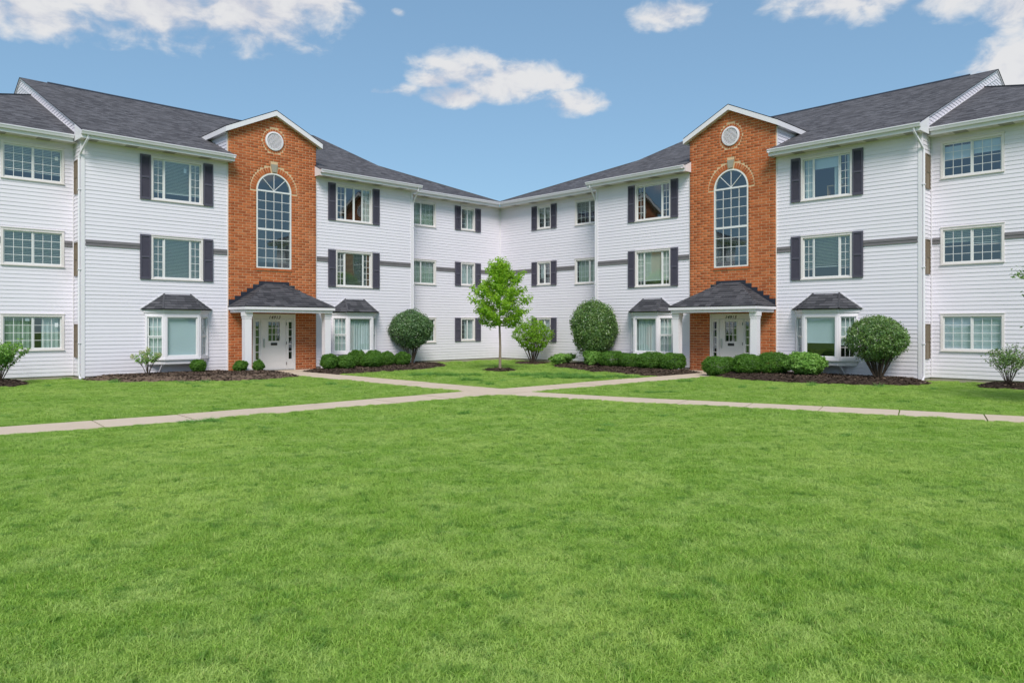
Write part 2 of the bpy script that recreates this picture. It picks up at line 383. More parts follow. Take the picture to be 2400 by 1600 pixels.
# ------------------------------------------------------------------ windows
def window(parent, M, wd, h, sashes, fill, own=True, casing=0.070, frame_mat=None, deep=0.9, glassgrid=True, name='window', room=True, top=True):
    """x across, y outward, z up from the bottom of the casing. own=True makes a part 'window' with sub-parts,
    otherwise every piece becomes a child of parent (a part already)."""
    fm = frame_mat or M_CASING
    fr = MB(); c = casing; x0, x1 = -wd / 2, wd / 2
    fr.box(x0, x0 + c, -.10, .035, 0, h); fr.box(x1 - c, x1, -.10, .035, 0, h)
    fr.box(x0 + c, x1 - c, -.10, .030, h - c, h); fr.box(x0 + c, x1 - c, -.10, .030, 0, c)
    if top:
        fr.box(x0 - .012, x1 + .012, -.02, .052, h + .002, h + .03)
        fr.box(x0 - .008, x1 + .008, .036, .06, .004, .034)
    if own:
        p = obj(name, fr, parent, M, fm); L = Matrix()
    else:
        p = parent; L = M; obj('window_frame', fr, p, L, fm)
    ix0, ix1, iz0, iz1 = x0 + c, x1 - c, c, h - c; iw, ih = ix1 - ix0, iz1 - iz0
    bars = MB()
    for (a0, a1, b0, b1, nc, nr, y) in sashes:
        sx0, sx1, sz0, sz1 = ix0 + a0 * iw, ix0 + a1 * iw, iz0 + b0 * ih, iz0 + b1 * ih; r = 0.036
        obj('sash', MB().ring(sx0 + .002, sx1 - .002, sz0 + .002, sz1 - .002, r, y - .03, y), p, L, M_SASH)
        gx0, gx1, gz0, gz1 = sx0 + r, sx1 - r, sz0 + r, sz1 - r
        if glassgrid:
            px, pz = (gx1 - gx0) / nc, (gz1 - gz0) / nr
            tx, tz = random.uniform(-.006, .006), random.uniform(-.006, .006)
            for i in range(nc):
                for j in range(nr):
                    obj('pane', UNIT_PANE, p, L @ T((gx0 + i * px, y - .018, gz0 + j * pz)) @ RZ(tx) @ Matrix.Rotation(tz, 4, 'X') @ S3(px, 1, pz))
        else:
            obj('pane', UNIT_PANE, p, L @ T((gx0, y - .018, gz0)) @ S3(gx1 - gx0, 1, gz1 - gz0))
        yb = y - (.014 if glassgrid else .026)
        for i in range(1, nc):
            x = gx0 + (gx1 - gx0) * i / nc; bars.box(x - .0075, x + .0075, yb - .006, yb + .004, gz0, gz1)
        for j in range(1, nr):
            z = gz0 + (gz1 - gz0) * j / nr; bars.box(gx0, gx1, yb - .005, yb + .003, z - .0075, z + .0075)
    if bars.v: obj('glazing_bars', bars, p, L, M_SASH, kind='stuff')
    for fl in fill:
        kind, a0, a1, b0, b1 = fl[:5]; fx0, fx1, fz0, fz1 = ix0 + a0 * iw, ix0 + a1 * iw, iz0 + b0 * ih, iz0 + b1 * ih
        if kind == 'blind':
            b = MB(); z = fz1 - .05; b.box(fx0, fx1, -.135, -.10, fz1 - .045, fz1)
            tilt = fl[5] if len(fl) > 5 else 0.022
            while z > fz0 + .03:
                b.add([(fx0, -.13, z - tilt / 2), (fx1, -.13, z - tilt / 2), (fx1, -.10, z + tilt / 2), (fx0, -.10, z + tilt / 2)], [(0, 1, 2, 3)]); z -= .050
            b.box(fx0, fx1, -.13, -.105, fz0, fz0 + .022)
            obj('blind', b, p, L, M_BLIND, kind='stuff')
        elif kind in ('curtain', 'greencurtain'):
            b = MB(); n = max(6, int((fx1 - fx0) / .022)); pts = []
            ph = random.random() * 6; 
            for i in range(n + 1):
                x = fx0 + (fx1 - fx0) * i / n; y = -.15 + .022 * math.sin(i * 1.15 + ph) + .010 * math.sin(i * .43 + ph * 2)
                pts += [(x, y, fz0), (x + .01 * math.sin(i), y, fz1)]
            b.add(pts, [(2 * i, 2 * i + 2, 2 * i + 3, 2 * i + 1) for i in range(n)])
            obj('curtain', b, p, L, M_CURTAIN if kind == 'curtain' else M_CURTAIN_G)
        elif kind in ('shade', 'creamshade'):
            b = MB(); b.box(fx0, fx1, -.125, -.118, fz0, fz1); b.box(fx0, fx1, -.132, -.112, fz0 - .02, fz0)
            obj('roller_shade', b, p, L, M_SHADE if kind == 'shade' else M_SHADE_C)
        elif kind == 'sticker':
            obj('window_sticker', MB().box(fx0, fx1, -.034, -.031, fz0, fz1), p, L, M_STICKER)
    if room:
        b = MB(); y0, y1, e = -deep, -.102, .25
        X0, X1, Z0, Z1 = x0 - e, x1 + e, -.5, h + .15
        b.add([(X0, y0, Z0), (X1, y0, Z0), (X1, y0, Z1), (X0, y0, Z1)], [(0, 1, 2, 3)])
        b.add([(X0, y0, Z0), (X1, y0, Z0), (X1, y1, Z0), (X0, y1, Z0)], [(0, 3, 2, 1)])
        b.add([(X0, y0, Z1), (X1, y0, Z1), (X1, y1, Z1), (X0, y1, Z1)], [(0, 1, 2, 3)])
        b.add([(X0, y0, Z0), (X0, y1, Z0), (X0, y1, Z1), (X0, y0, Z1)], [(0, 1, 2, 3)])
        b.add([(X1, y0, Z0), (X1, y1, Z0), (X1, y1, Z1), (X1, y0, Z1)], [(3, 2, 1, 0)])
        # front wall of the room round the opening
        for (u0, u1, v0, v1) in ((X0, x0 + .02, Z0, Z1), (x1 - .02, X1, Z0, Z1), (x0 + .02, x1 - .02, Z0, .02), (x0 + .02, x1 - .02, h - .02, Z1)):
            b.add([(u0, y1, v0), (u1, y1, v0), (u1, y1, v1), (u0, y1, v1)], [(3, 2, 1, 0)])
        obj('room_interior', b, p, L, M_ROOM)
    return p

L_TWO = [(0, .5, 0, 1, 3, 4, -.030), (.5, 1, 0, 1, 3, 4, -.012)]
L_PIC = [(0, .225, 0, 1, 2, 5, -.030), (.225, .775, 0, 1, 1, 1, -.012), (.775, 1, 0, 1, 2, 5, -.030)]
L_FOUR = [(0, .25, 0, 1, 2, 5, -.030), (.25, .5, 0, 1, 1, 1, -.012), (.5, .75, 0, 1, 1, 1, -.030), (.75, 1, 0, 1, 2, 5, -.012)]
L_SMALL = [(0, .5, 0, 1, 2, 4, -.030), (.5, 1, 0, 1, 2, 4, -.012)]
L_HUNG = [(0, 1, .5, 1, 3, 2, -.012), (0, 1, 0, .5, 3, 2, -.034)]
L_ONE = [(0, 1, 0, 1, 1, 1, -.014)]

# ------------------------------------------------------------------ the two apartment wings
PITCH = 5 / 12.0; EAVE_Z = 8.05; OVER = 0.5; REC = -0.9; WALL_TOP = 7.83; Z0 = 0.13; COURSE = 0.1272
TW, CW = 1.79, 6.59                  # half width of the brick tower; distance of the front block's corners
WIN_Z = (6.12, 3.375)
CAMP = Vector((0, 0, 1.8))

LIP = .0135
def siding(m, w0, w1, n, holes, out):
    """lapped boards, one piece per course and gap between openings (w0,w1,z0,z1); pieces are appended to out"""
    z = Z0
    while z < WALL_TOP - 1e-4:
        zt = min(z + COURSE, WALL_TOP); cuts = sorted({z, zt, *[q for h in holes for q in h[2:4] if z + .004 < q < zt - .004]})
        parts = []
        for a, c in zip(cuts[:-1], cuts[1:]):
            mid = (a + c) / 2; iv = [(w0, w1)]
            for h in holes:
                if h[2] < mid < h[3]:
                    nx = []
                    for p, q in iv:
                        if h[1] <= p or h[0] >= q: nx.append((p, q)); continue
                        if h[0] > p: nx.append((p, h[0]))
                        if h[1] < q: nx.append((h[1], q))
                    iv = nx
            parts += [(p, q, a, c) for p, q in iv]
        groups = []
        for it in parts:                                       # strips of one course that touch belong to one board
            hit = [g for g in groups if any(it[0] < k[1] and it[1] > k[0] and it[2:] != k[2:] for k in g)]
            if hit:
                g0 = hit[0]; g0.append(it)
                for g in hit[1:]: g0 += g; groups.remove(g)
            else: groups.append([it])
        dn, dz_ = random.uniform(-.0012, .0012), random.uniform(-.001, .001)
        for g in groups:
            b = MB(m); L = 0
            for p, q, a, c in g:
                ya = n + dn + .003 + LIP * (1 - (a - z) / COURSE); yc = n + dn + .003 + LIP * (1 - (c - z) / COURSE)
                a2, c2 = (a + dz_ if a == z else a), (c + dz_ if c == zt else c)
                b.add([(p, ya, a2), (q, ya, a2), (q, yc, c2), (p, yc, c2)], [(0, 3, 2, 1)]); L = max(L, q - p)
                if a == z: b.add([(p, n - .003, a2), (q, n - .003, a2), (q, ya, a2), (p, ya, a2)], [(0, 3, 2, 1)])
            mid = Vector((m * (g[0][0] + g[0][1]) / 2, n, z)); out.append((b, L, mid))
        z = zt

def roof_face(b, pts, along, origin):
    """polygon with uv in metres: u along the eave, v up the slope"""
    o = Vector(origin); a = Vector(along).normalized(); P = [Vector(p) for p in pts]
    nrm = (P[1] - P[0]).cross(P[2] - P[0]).normalized(); up = nrm.cross(a)
    if up.z < 0: up = -up
    b.add(pts, [tuple(range(len(pts)))], [[((p - o).dot(a), (p - o).dot(up)) for p in P]])

def shingles(parent, m, A, B, C, D, off=0.012, row=0.14, tab=0.29, seed=0):
    """courses of single shingles on the face A-B (eave) to D-C (top), A->B along the eave"""
    A, B, C, D = map(Vector, (A, B, C, D)); rs = random.Random(seed)
    mid0, mid1 = (A + B) / 2, (C + D) / 2
    e = (B - A).normalized(); nrm = e.cross(mid1 - mid0).normalized()
    if nrm.z < 0: nrm = -nrm
    up = nrm.cross(e); up = up if up.z > 0 else -up
    H = (mid1 - mid0).dot(up); n = max(2, round(H / row))
    for r in range(n):
        f0, f1 = r / n, min(1, (r + 1.25) / n)
        l0, r0 = A.lerp(D, f0), B.lerp(C, f0); l1, r1 = A.lerp(D, f1), B.lerp(C, f1)
        base = mid0 + up * (H * f0)
        x = lambda p: (p - base).dot(e)
        a0, b0, a1, b1 = x(l0), x(r0), x(l1), x(r1)
        s = a0 - (tab * rs.random())
        while s < b0:
            t1 = s + tab * rs.uniform(.75, 1.15); p, q = max(s, a0) + .003, min(t1, b0) - .003
            if q - p > .05:
                pu, qu = min(max(p, a1), b1), max(min(q, b1), a1)
                if qu - pu < .02: qu = pu + .004
                hb = .018 + rs.uniform(0, .008); ht = .004
                upv = up * (H * (f1 - f0))
                v = [base + e * p + nrm * 0.0, base + e * q + nrm * 0.0, base + e * q + nrm * hb, base + e * p + nrm * hb,
                     base + upv + e * pu, base + upv + e * qu, base + upv + e * qu + nrm * ht, base + upv + e * pu + nrm * ht]
                v = [tuple(k + nrm * off) for k in v]
                mb = MB(m).add(v, [(0, 1, 2, 3), (3, 2, 6, 7), (0, 3, 7, 4), (1, 5, 6, 2)])
                obj('shingle', mb, parent, None, M_SHINGLE)
            s = t1

def gutter(m, root, w0, w1, n, name='gutter', material=None):
    b = MB(m); z = EAVE_Z - .02
    prof = [(n, z), (n + .125, z), (n + .125, z - .03), (n + .105, z - .06), (n + .085, z - .115), (n, z - .115)]
    inner = [(n + .012, z), (n + .112, z), (n + .112, z - .03), (n + .012, z - .03)]
    k = len(prof)
    pts = [(w0, *p) for p in prof] + [(w1, *p) for p in prof]
    fc = [(i, (i + 1) % k, k + (i + 1) % k, k + i) for i in range(1, k)] + [tuple(range(k)), tuple(range(k, 2 * k))[::-1]]
    b.add(pts, fc)
    b.add([(w0, n, z - .03), (w1, n, z - .03), (w1, n + .12, z - .03), (w0, n + .12, z - .03)], [(0, 1, 2, 3)])
    obj(name, b, root, None, M_GUTTER)
    obj('fascia_board', MB(m).box(w0, w1, n - .03, n - .002, WALL_TOP - .025, EAVE_Z - .022), root, None, M_TRIM)

def soffit(m, root, w0, w1, n0, n1):
    """panelled soffit with vented strips"""
    b = MB(m); x = w0; pw = .20
    while x < w1 - .01:
        e = min(x + pw, w1); b.box(x, e - .008, n0, n1, WALL_TOP - .012, WALL_TOP); x += pw
    b.box(w0, w1, n0, n1, WALL_TOP, WALL_TOP + .006)
    obj('soffit', b, root, None, M_SOFFIT)
    x = w0 + .7
    while x < w1 - .5:
        v = MB(m).box(x, x + .385, n0 + .06, n1 - .06, WALL_TOP - .016, WALL_TOP - .0125)
        obj('soffit_vent', v, root, None, M_SOFFITVENT); x += 1.22

def shutter(m, root, w0, w1, z0, z1, n):
    b = MB(m); y0, y1 = n + .022, n + .062
    b.box(w0, w0 + .05, y0, y1, z0, z1); b.box(w1 - .05, w1, y0, y1, z0, z1)
    zm = (z0 + z1) / 2
    for a, c in ((z0, z0 + .07), (zm - .03, zm + .03), (z1 - .07, z1)): b.box(w0 + .05, w1 - .05, y0, y1, a, c)
    sh = obj('shutter', b, root, None, M_SHUTTER)
    v = MB(m)
    for a, c in ((z0 + .07, zm - .03), (zm + .03, z1 - .07)):
        v.box(w0 + .05, w1 - .05, y0, y0 + .008, a, c)
        z = a + .004
        while z < c - .03:
            v.add([(w0 + .05, y1 - .012, z), (w1 - .05, y1 - .012, z), (w1 - .05, y0 + .010, z + .03), (w0 + .05, y0 + .010, z + .03)], [(0, 3, 2, 1)]); z += .034
    obj('louvres', v, sh, None, M_SHUTTER, kind='stuff')

def downspout(m, root, pts):
    b = MB(m); b.tube(pts, .040, 4)
    o = obj('downspout', b, root, None, M_GUTTER)
    for z in (6.2, 3.6, 1.2):
        p = pts[-3]; obj('downspout_strap', MB(m).box(p[0] - .05, p[0] + .045, p[1] - .045, p[1] + .045, z, z + .025), o, None, M_GUTTER)

def bay(m, root, wc, fills):
    """canted bay window on the ground floor, centre wc"""
    zb, zt, fr, pr, hw = 0.66, 2.14, .585, .485, 1.07
    def hexa(fw, p, ww, z0, z1, y0=.02):
        return [[(-ww, y0, z), (-fw, p, z), (fw, p, z), (ww, y0, z)] for z in (z0, z1)]
    def slab(b, fw, p, ww, z0, z1):
        lo, hi = hexa(fw, p, ww, z0, z1); b.add(lo + hi, [(0, 1, 2, 3), (7, 6, 5, 4), (0, 4, 5, 1), (1, 5, 6, 2), (2, 6, 7, 3)])
    b = MB(m); slab(b, fr + .02, pr + .05, hw + .05, zb - .06, zb); slab(b, fr - .015, pr - .02, hw - .02, zb - .20, zb - .06)
    slab(b, fr + .0, pr + .01, hw + .01, zt, zt + .09); slab(b, fr + .03, pr + .06, hw + .06, zt + .09, zt + .19)
    slab(b, fr - .03, pr - .06, hw - .05, zb - .23, zb - .20)
    # corner posts
    for sx in (-1, 1):
        b.tube([(sx * fr, pr - .035, zb), (sx * fr, pr - .035, zt)], .048, 8)
        b.box(*sorted((sx * (hw + .0), sx * (hw - .06))), .022, .06, zb, zt)
    M0 = T((m * wc, 0, 0)); bw = obj('bay_window', b, root, M0, M_TRIM)
    # windows: front and the two 45-degree sides
    fl = fills
    window(bw, T((0, pr, zb)), 2 * fr - .02, zt - zb, L_ONE, fl[0], own=False, casing=.065, frame_mat=M_TRIM, deep=.9, room=False, top=False)
    side = math.hypot(hw - fr, pr - .02); mx, my = (hw + fr) / 2, (pr + .02) / 2
    for sx in (-1, 1):
        ang = -sx * math.atan2(pr - .02, hw - fr)
        window(bw, T((sx * mx, my, zb)) @ RZ(ang), side - .05, zt - zb, L_HUNG, fl[1] if sx * m < 0 else fl[2], own=False, casing=.055, frame_mat=M_TRIM, room=False, top=False)
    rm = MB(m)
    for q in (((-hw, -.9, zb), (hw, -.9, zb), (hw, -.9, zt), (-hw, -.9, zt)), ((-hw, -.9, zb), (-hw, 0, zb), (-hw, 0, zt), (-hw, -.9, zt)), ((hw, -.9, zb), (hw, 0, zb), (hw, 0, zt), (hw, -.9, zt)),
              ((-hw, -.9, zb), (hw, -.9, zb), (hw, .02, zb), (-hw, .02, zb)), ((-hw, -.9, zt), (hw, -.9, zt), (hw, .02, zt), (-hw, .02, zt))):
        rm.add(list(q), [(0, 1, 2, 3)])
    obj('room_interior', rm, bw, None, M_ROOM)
    # hipped shingle roof
    ez, tz = zt + .20, 2.87; E = [(-1.2, .025, ez), (-.70, .66, ez), (.70, .66, ez), (1.2, .025, ez)]; Tp = [(-.45, .03, tz), (.45, .03, tz)]
    r = MB(m); r.add(E + Tp, [(1, 2, 5, 4), (0, 1, 4), (2, 3, 5), (0, 3, 2, 1)])
    ro = obj('bay_roof_deck', r, bw, None, M_FLASH)
    shingles(bw, m, E[1], E[2], Tp[1], Tp[0], seed=int(wc * 10) + 3)
    shingles(bw, m, E[0], E[1], Tp[0], Tp[0], seed=5); shingles(bw, m, E[2], E[3], Tp[1], Tp[1], seed=6)
    hp = MB(m)
    for p, q in ((E[1], Tp[0]), (E[2], Tp[1])):
        d = Vector((0, 0, .022)); hp.tube([tuple(Vector(p) + d), tuple(Vector(q) + d)], .035, 5)
    obj('hip_cap', hp, bw, None, M_SHINGLE)
    fl2 = MB(m)
    for sx in (-1, 1):
        fl2.prism([(sx * 1.22, .021, ez), (sx * .46, .021, tz + .03), (sx * .46, .021, tz + .06), (sx * 1.25, .021, ez + .03)], (0, .012, 0))
    obj('roof_edge_trim', fl2, bw, None, M_TRIM)
    # raking brackets under the bay
    for sx in (-.62, .62):
        k = MB(m); k.prism([(sx - .03, .03, .14), (sx - .03, .10, .14), (sx - .03, .40, zb - .24), (sx - .03, .30, zb - .24)], (.06, 0, 0))
        obj('bracket', k, bw, None, M_TRIM)
    return bw

def brick_tower(m, root, number):
    """brick stair tower with its arched window, round vent, entrance and gable"""
    FN = .052                                                 # mortar plane; bricks stand 10 mm proud
    RK = lambda x: 9.93 - .485 * abs(x)                       # under side of the raking boards
    AW, SPR, SILL, TOPR = .71, 6.96, 3.99, .715               # arched window
    b = MB(m)
    # mortar backing, pieces round the openings
    b.box(-TW, -.99 + .12, -.02, FN, 0, 2.3); b.box(.99 - .12, TW, -.02, FN, 0, 2.3)
    b.box(-TW, TW, -.02, FN, 2.3, SILL); b.box(-TW, -AW, -.02, FN, SILL, SPR); b.box(AW, TW, -.02, FN, SILL, SPR)
    b.prism([(-.872, -.02, 2.2), (.872, -.02, 2.2), (.872, -.02, 2.3), (-.872, -.02, 2.3)], (0, FN + .02, 0))
    N = 24; arc = [(AW * math.cos(math.pi * k / N), SPR + TOPR * math.sin(math.pi * k / N)) for k in range(N + 1)]
    for k in range(N):
        (xa, za), (xb, zb) = arc[k], arc[k + 1]
        b.prism([(xa, -.02, za), (xb, -.02, zb), (xb, -.02, 8.0), (xa, -.02, 8.0)], (0, FN + .02, 0))
    b.box(-TW, -AW, -.02, FN, SPR, 8.0); b.box(AW, TW, -.02, FN, SPR, 8.0)
    b.prism([(-TW, -.02, 8.0), (TW, -.02, 8.0), (TW, -.02, RK(TW) + .05), (0, -.02, RK(0) + .05), (-TW, -.02, RK(TW) + .05)], (0, FN + .02, 0))
    tw = obj('brick_tower', b, root, None, M_MORTAR)
    # running bond; obstacles cut the courses
    BW, BH, J = .3048, .1016, .016
    items = []; rs = random.Random(4 + m)
    VC, VR = 8.92, .475
    row = 0; z = .012
    def blocked(z0, z1):
        iv = []
        if z0 < 2.235: iv.append((-.875, .875))
        if z1 > SILL - .105 and z0 < SPR: iv.append((-AW - .012, AW + .012))
        if z1 > SPR and z0 < SPR + .97:
            d = max(0, max(z0 - SPR, 0)); ro = .965
            if d < ro: iv.append((-math.sqrt(ro * ro - d * d), math.sqrt(ro * ro - d * d)))
        if z1 > 7.72 and z0 < 8.05: iv.append((-.155, .155))
        d = 0 if z0 < VC < z1 else min(abs(z0 - VC), abs(z1 - VC))
        if d < VR: iv.append((-math.sqrt(VR * VR - d * d), math.sqrt(VR * VR - d * d)))
        return iv
    while z < RK(0):
        zt = z + BH - J; off = (row % 2) * BW / 2; x = -TW - off + (.02 if row % 2 else 0.0)
        iv = blocked(z, zt)
        while x < TW:
            p, q = max(x, -TW + .002), min(x + BW - J, TW - .002); x += BW
            # under the rake
            lim = (9.93 + .03 - zt) / .485
            p, q = max(p, -lim), min(q, lim)
            segs = [(p, q)]
            for a, c in iv:
                nx = []
                for u, v in segs:
                    if c <= u or a >= v: nx.append((u, v)); continue
                    if a - u > 0: nx.append((u, a))
                    if v - c > 0: nx.append((c, v))
                segs = nx
            for u, v in segs:
                if v - u > .028: items.append((u, v, z, zt))
        z += BH; row += 1
    Mw = root.matrix_basis
    key = lambda it: ((Mw @ Vector((m * (it[0] + it[1]) / 2, 0, (it[2] + it[3]) / 2))) - CAMP).length / max(.05, it[1] - it[0]) ** .5
    items.sort(key=key)
    stuff = []
    for k, (u, v, a, c) in enumerate(items):
        u0 = u if m > 0 else -v
        Mx = T((u0, FN - .004, a)) @ S3(v - u, .0135 + rs.uniform(-.0015, .0015), c - a)
        if k < 262: obj('brick', UNIT_BRICK, tw, Mx)
        else: stuff.append(Mx)
    ub = np.array([vv.co for vv in UNIT_BRICK.vertices]); V = []; F = []; 
    fq = np.array([list(p.vertices) for p in UNIT_BRICK.polygons])
    for k, Mx in enumerate(stuff):
        A = np.array(Mx); V.append(ub @ A[:3, :3].T + A[:3, 3]); F.append(fq + k * len(ub))
    obj('brickwork', np_mesh('brickwork', np.vstack(V), np.vstack(F), M_BRICK), tw, None, kind='stuff')
    # arch of soldier bricks with keystone, ring round the vent
    n = 27
    for k in range(n):
        t = math.pi * (k + .5) / n; rr = .735
        if abs(math.cos(t)) * (rr + .1) < .125: continue
        Mx = T((rr * math.cos(t), FN - .004, SPR + rr * math.sin(t))) @ RY(-t) @ T((0, 0, -.0395)) @ S3(.205, .017, .079)
        obj('arch_brick', UNIT_BRICK, tw, Mx)
    ks = MB(m).prism([(-.085, FN, 7.715), (.085, FN, 7.715), (.14, FN, 8.02), (-.14, FN, 8.02)], (0, .04, 0)); obj('keystone', ks, tw, None, M_STONE)
    n = 26
    for k in range(n):
        t = 2 * math.pi * (k + .5) / n; rr = .372
        Mx = T((rr * math.cos(t), FN - .004, VC + rr * math.sin(t))) @ RY(-t) @ T((0, 0, -.04)) @ S3(.088, .016, .080)
        obj('ring_brick', UNIT_BRICK, tw, Mx)
    for k in range(5):                                        # sloping rowlock sill
        w_ = 1.46 / 5; obj('sill_brick', UNIT_BRICK, tw, T((-.73 + k * w_ + .004, FN - .004, SILL - .10)) @ S3(w_ - .009, .045, .09))
    # round louvred vent
    v = MB(m); K = 36
    ra, rb = .365, .305; ring = []
    for k in range(K): t = 2 * math.pi * k / K; ring.append((math.cos(t), math.sin(t)))
    pts = [(ra * c, FN + .05, VC + ra * s) for c, s in ring] + [(rb * c, FN + .06, VC + rb * s) for c, s in ring] + [(ra * c, FN - .01, VC + ra * s) for c, s in ring] + [(rb * c, FN + .0, VC + rb * s) for c, s in ring]
    fc = []
    for k in range(K):
        j = (k + 1) % K; fc += [(k, j, K + j, K + k), (k, 2 * K + k, 2 * K + j, j), (K + k, K + j, 3 * K + j, 3 * K + k)]
    v.add(pts, fc); ve = obj('round_vent', v, root, None, M_TRIM)
    z = VC - rb + .02
    while z < VC + rb - .03:
        hw = math.sqrt(max(0, rb * rb - (z + .02 - VC) ** 2)) - .002
        if hw > .04: obj('louvre', MB(m).add([(-hw, FN + .045, z), (hw, FN + .045, z), (hw, FN + .010, z + .042), (-hw, FN + .010, z + .042), (-hw, FN + .036, z - .003), (hw, FN + .036, z - .003)], [(0, 3, 2, 1), (0, 1, 5, 4)]), ve, None, M_TRIM)
        z += .046
    # ---- arched stair window
    y = FN - .02; f = MB(m); c = .05; za, zb = SILL, SPR
    f.box(-AW, -AW + c, y - .06, y + .035, za, zb); f.box(AW - c, AW, y - .06, y + .035, za, zb); f.box(-AW + c, AW - c, y - .06, y + .035, za, za + c)
    for zz, t in ((zb - .03, .06), (5.45, .075)): f.box(-AW + c, AW - c, y - .05, y + .028, zz, zz + t)
    for k in range(N):
        t0, t1 = math.pi * k / N, math.pi * (k + 1) / N
        q = [((r * math.cos(t)), SPR + (r + (TOPR - AW)) * math.sin(t)) for r, t in ((AW - c, t0), (AW, t0), (AW, t1), (AW - c, t1))]
        f.prism([(x_, y - .06, z_) for x_, z_ in q], (0, .095, 0))
    sw = obj('stair_window', f, root, None, M_SASH)
    for lo, hi in ((SILL + c, 5.45), (5.525, SPR - .03)):
        gx0 = -AW + c; pw = (2 * AW - 2 * c) / 4; ph = (hi - lo) / 4
        for i in range(4):
            for j in range(4):
                obj('pane', UNIT_PANE, sw, T((gx0 + i * pw, y - .01, lo + j * ph)) @ S3(pw, 1, ph))
        g = MB(m)
        for i in range(1, 4): g.box(gx0 + i * pw - .010, gx0 + i * pw + .010, y - .004, y + .012, lo, hi)
        for j in range(1, 4): g.box(gx0, -gx0, y - .003, y + .010, lo + j * ph - .010, lo + j * ph + .010)
        obj('glazing_bars', g, sw, None, M_SASH, kind='stuff')
    zs = SPR + .03
    for k in range(4):
        t0, t1 = math.pi * k / 4, math.pi * (k + 1) / 4
        P = [(0, y - .01, zs)] + [((AW - c) * math.cos(t0 + (t1 - t0) * j / 6), y - .01, zs + (TOPR - c - .03) * math.sin(t0 + (t1 - t0) * j / 6)) for j in range(7)]
        obj('pane', MB(m).add(P, [tuple(range(len(P)))[::-1]]), sw, None, M_GLASS)
    for t in (math.pi / 4, math.pi / 2, 3 * math.pi / 4):
        g = MB(m); ct, st = math.cos(t), math.sin(t); L = AW - c + .005
        nx, nz = -st * .011, ct * .011
        g.prism([(nx, y - .004, zs + nz), (-nx, y - .004, zs - nz), (L * ct - nx, y - .004, zs + L * st - nz), (L * ct + nx, y - .004, zs + L * st + nz)], (0, .018, 0))
        obj('fan_bar', g, sw, None, M_SASH)
    g = MB(m); X, Y0 = 1.5, -2.4
    g.add([(-X, Y0, 2.7), (X, Y0, 2.7), (X, Y0, 7.9), (-X, Y0, 7.9)], [(0, 1, 2, 3)])
    for sx in (-X, X): g.add([(sx, Y0, 2.7), (sx, -.03, 2.7), (sx, -.03, 7.9), (sx, Y0, 7.9)], [(0, 1, 2, 3)])
    g.add([(-X, Y0, 2.75), (X, Y0, 2.75), (X, -.03, 2.75), (-X, -.03, 2.75)], [(0, 1, 2, 3)]); g.add([(-X, Y0, 7.9), (X, Y0, 7.9), (X, -.03, 7.9), (-X, -.03, 7.9)], [(0, 1, 2, 3)])
    g.box(-X, X, -2.4, -.9, 4.3, 4.5)
    obj('stairwell_interior', g, sw, None, M_STAIR)
    # ---- entrance: frame, two sidelights, door
    fr = MB(m); yf = FN + .02
    fr.box(-.87, -.80, -.04, yf + .03, .05, 2.16); fr.box(.80, .87, -.04, yf + .03, .05, 2.16); fr.box(-.87, .87, -.04, yf + .03, 2.16, 2.23)
    fr.box(-.80, .80, -.02, yf, 2.035, 2.16); fr.box(-.545, -.495, -.03, yf + .012, .05, 2.035); fr.box(.495, .545, -.03, yf + .012, .05, 2.035)
    df = obj('door_frame', fr, root, None, M_DOOR)
    obj('threshold', MB(m).box(-.80, .80, -.03, yf + .05, .05, .075), df, None, M_CHROME)
    cu = bpy.data.curves.new('house_number', 'FONT'); cu.body = number; cu.size = .175; cu.shear = .30; cu.extrude = .004; cu.align_x = 'CENTER'; cu.space_character = 1.12; cu.offset = .002
    cu.materials.append(M_LETTER)
    tmp = bpy.data.objects.new('house_number', cu); nm = bpy.data.meshes.new_from_object(tmp); bpy.data.objects.remove(tmp); nm.materials.clear(); nm.materials.append(M_LETTER)
    obj('house_number', nm, df, T((0, yf + .005, 2.045)) @ RZ(math.pi) @ Matrix.Rotation(R(90), 4, 'X'))
    yl = yf - .03; d = MB(m)
    gx, g0, g1 = .235, 1.19, 1.93
    d.box(-.492, -gx, -.03, yl, .08, 2.03); d.box(gx, .492, -.03, yl, .08, 2.03); d.box(-gx, gx, -.03, yl, .08, g0); d.box(-gx, gx, -.03, yl, g1, 2.03)
    d.ring(-gx - .02, gx + .02, g0 - .02, g1 + .02, .022, yl + .001, yl + .014)
    for zz in (.42, .75):
        d.box(-.36, .36, yl + .0005, yl + .006, zz, zz + .012)
    do = obj('entrance_door', d, root, None, M_DOOR)
    pw, ph = 2 * gx / 3, (g1 - g0) / 3
    for i in range(3):
        for j in range(3): obj('pane', UNIT_PANE, do, T((-gx + i * pw, yl - .02, g0 + j * ph)) @ S3(pw, 1, ph))
    gb = MB(m)
    for i in (1, 2):
        gb.box(-gx + i * pw - .011, -gx + i * pw + .011, yl - .016, yl + .006, g0, g1); gb.box(-gx, gx, yl - .015, yl + .004, g0 + i * ph - .011, g0 + i * ph + .011)
    obj('glazing_bars', gb, do, None, M_DOOR, kind='stuff')
    sg = -1 if m < 0 else 1
    hx = .40
    pl = MB(m); pl.tube([(sg * hx, yl + .002, .98), (sg * hx, yl + .05, .98), (sg * hx, yl + .05, 1.24), (sg * hx, yl + .002, 1.24)], .012, 6); pl.box(sg * hx - .035, sg * hx + .035, yl, yl + .006, .93, 1.29)
    obj('door_handle', pl, do, None, M_CHROME)
    ms = MB(m); ms.ring(-.13, .13, 1.02, 1.12, .02, yl + .001, yl + .012); ms.box(-.11, .11, yl + .001, yl + .006, 1.04, 1.10); obj('mail_slot', ms, do, None, M_BLACK)
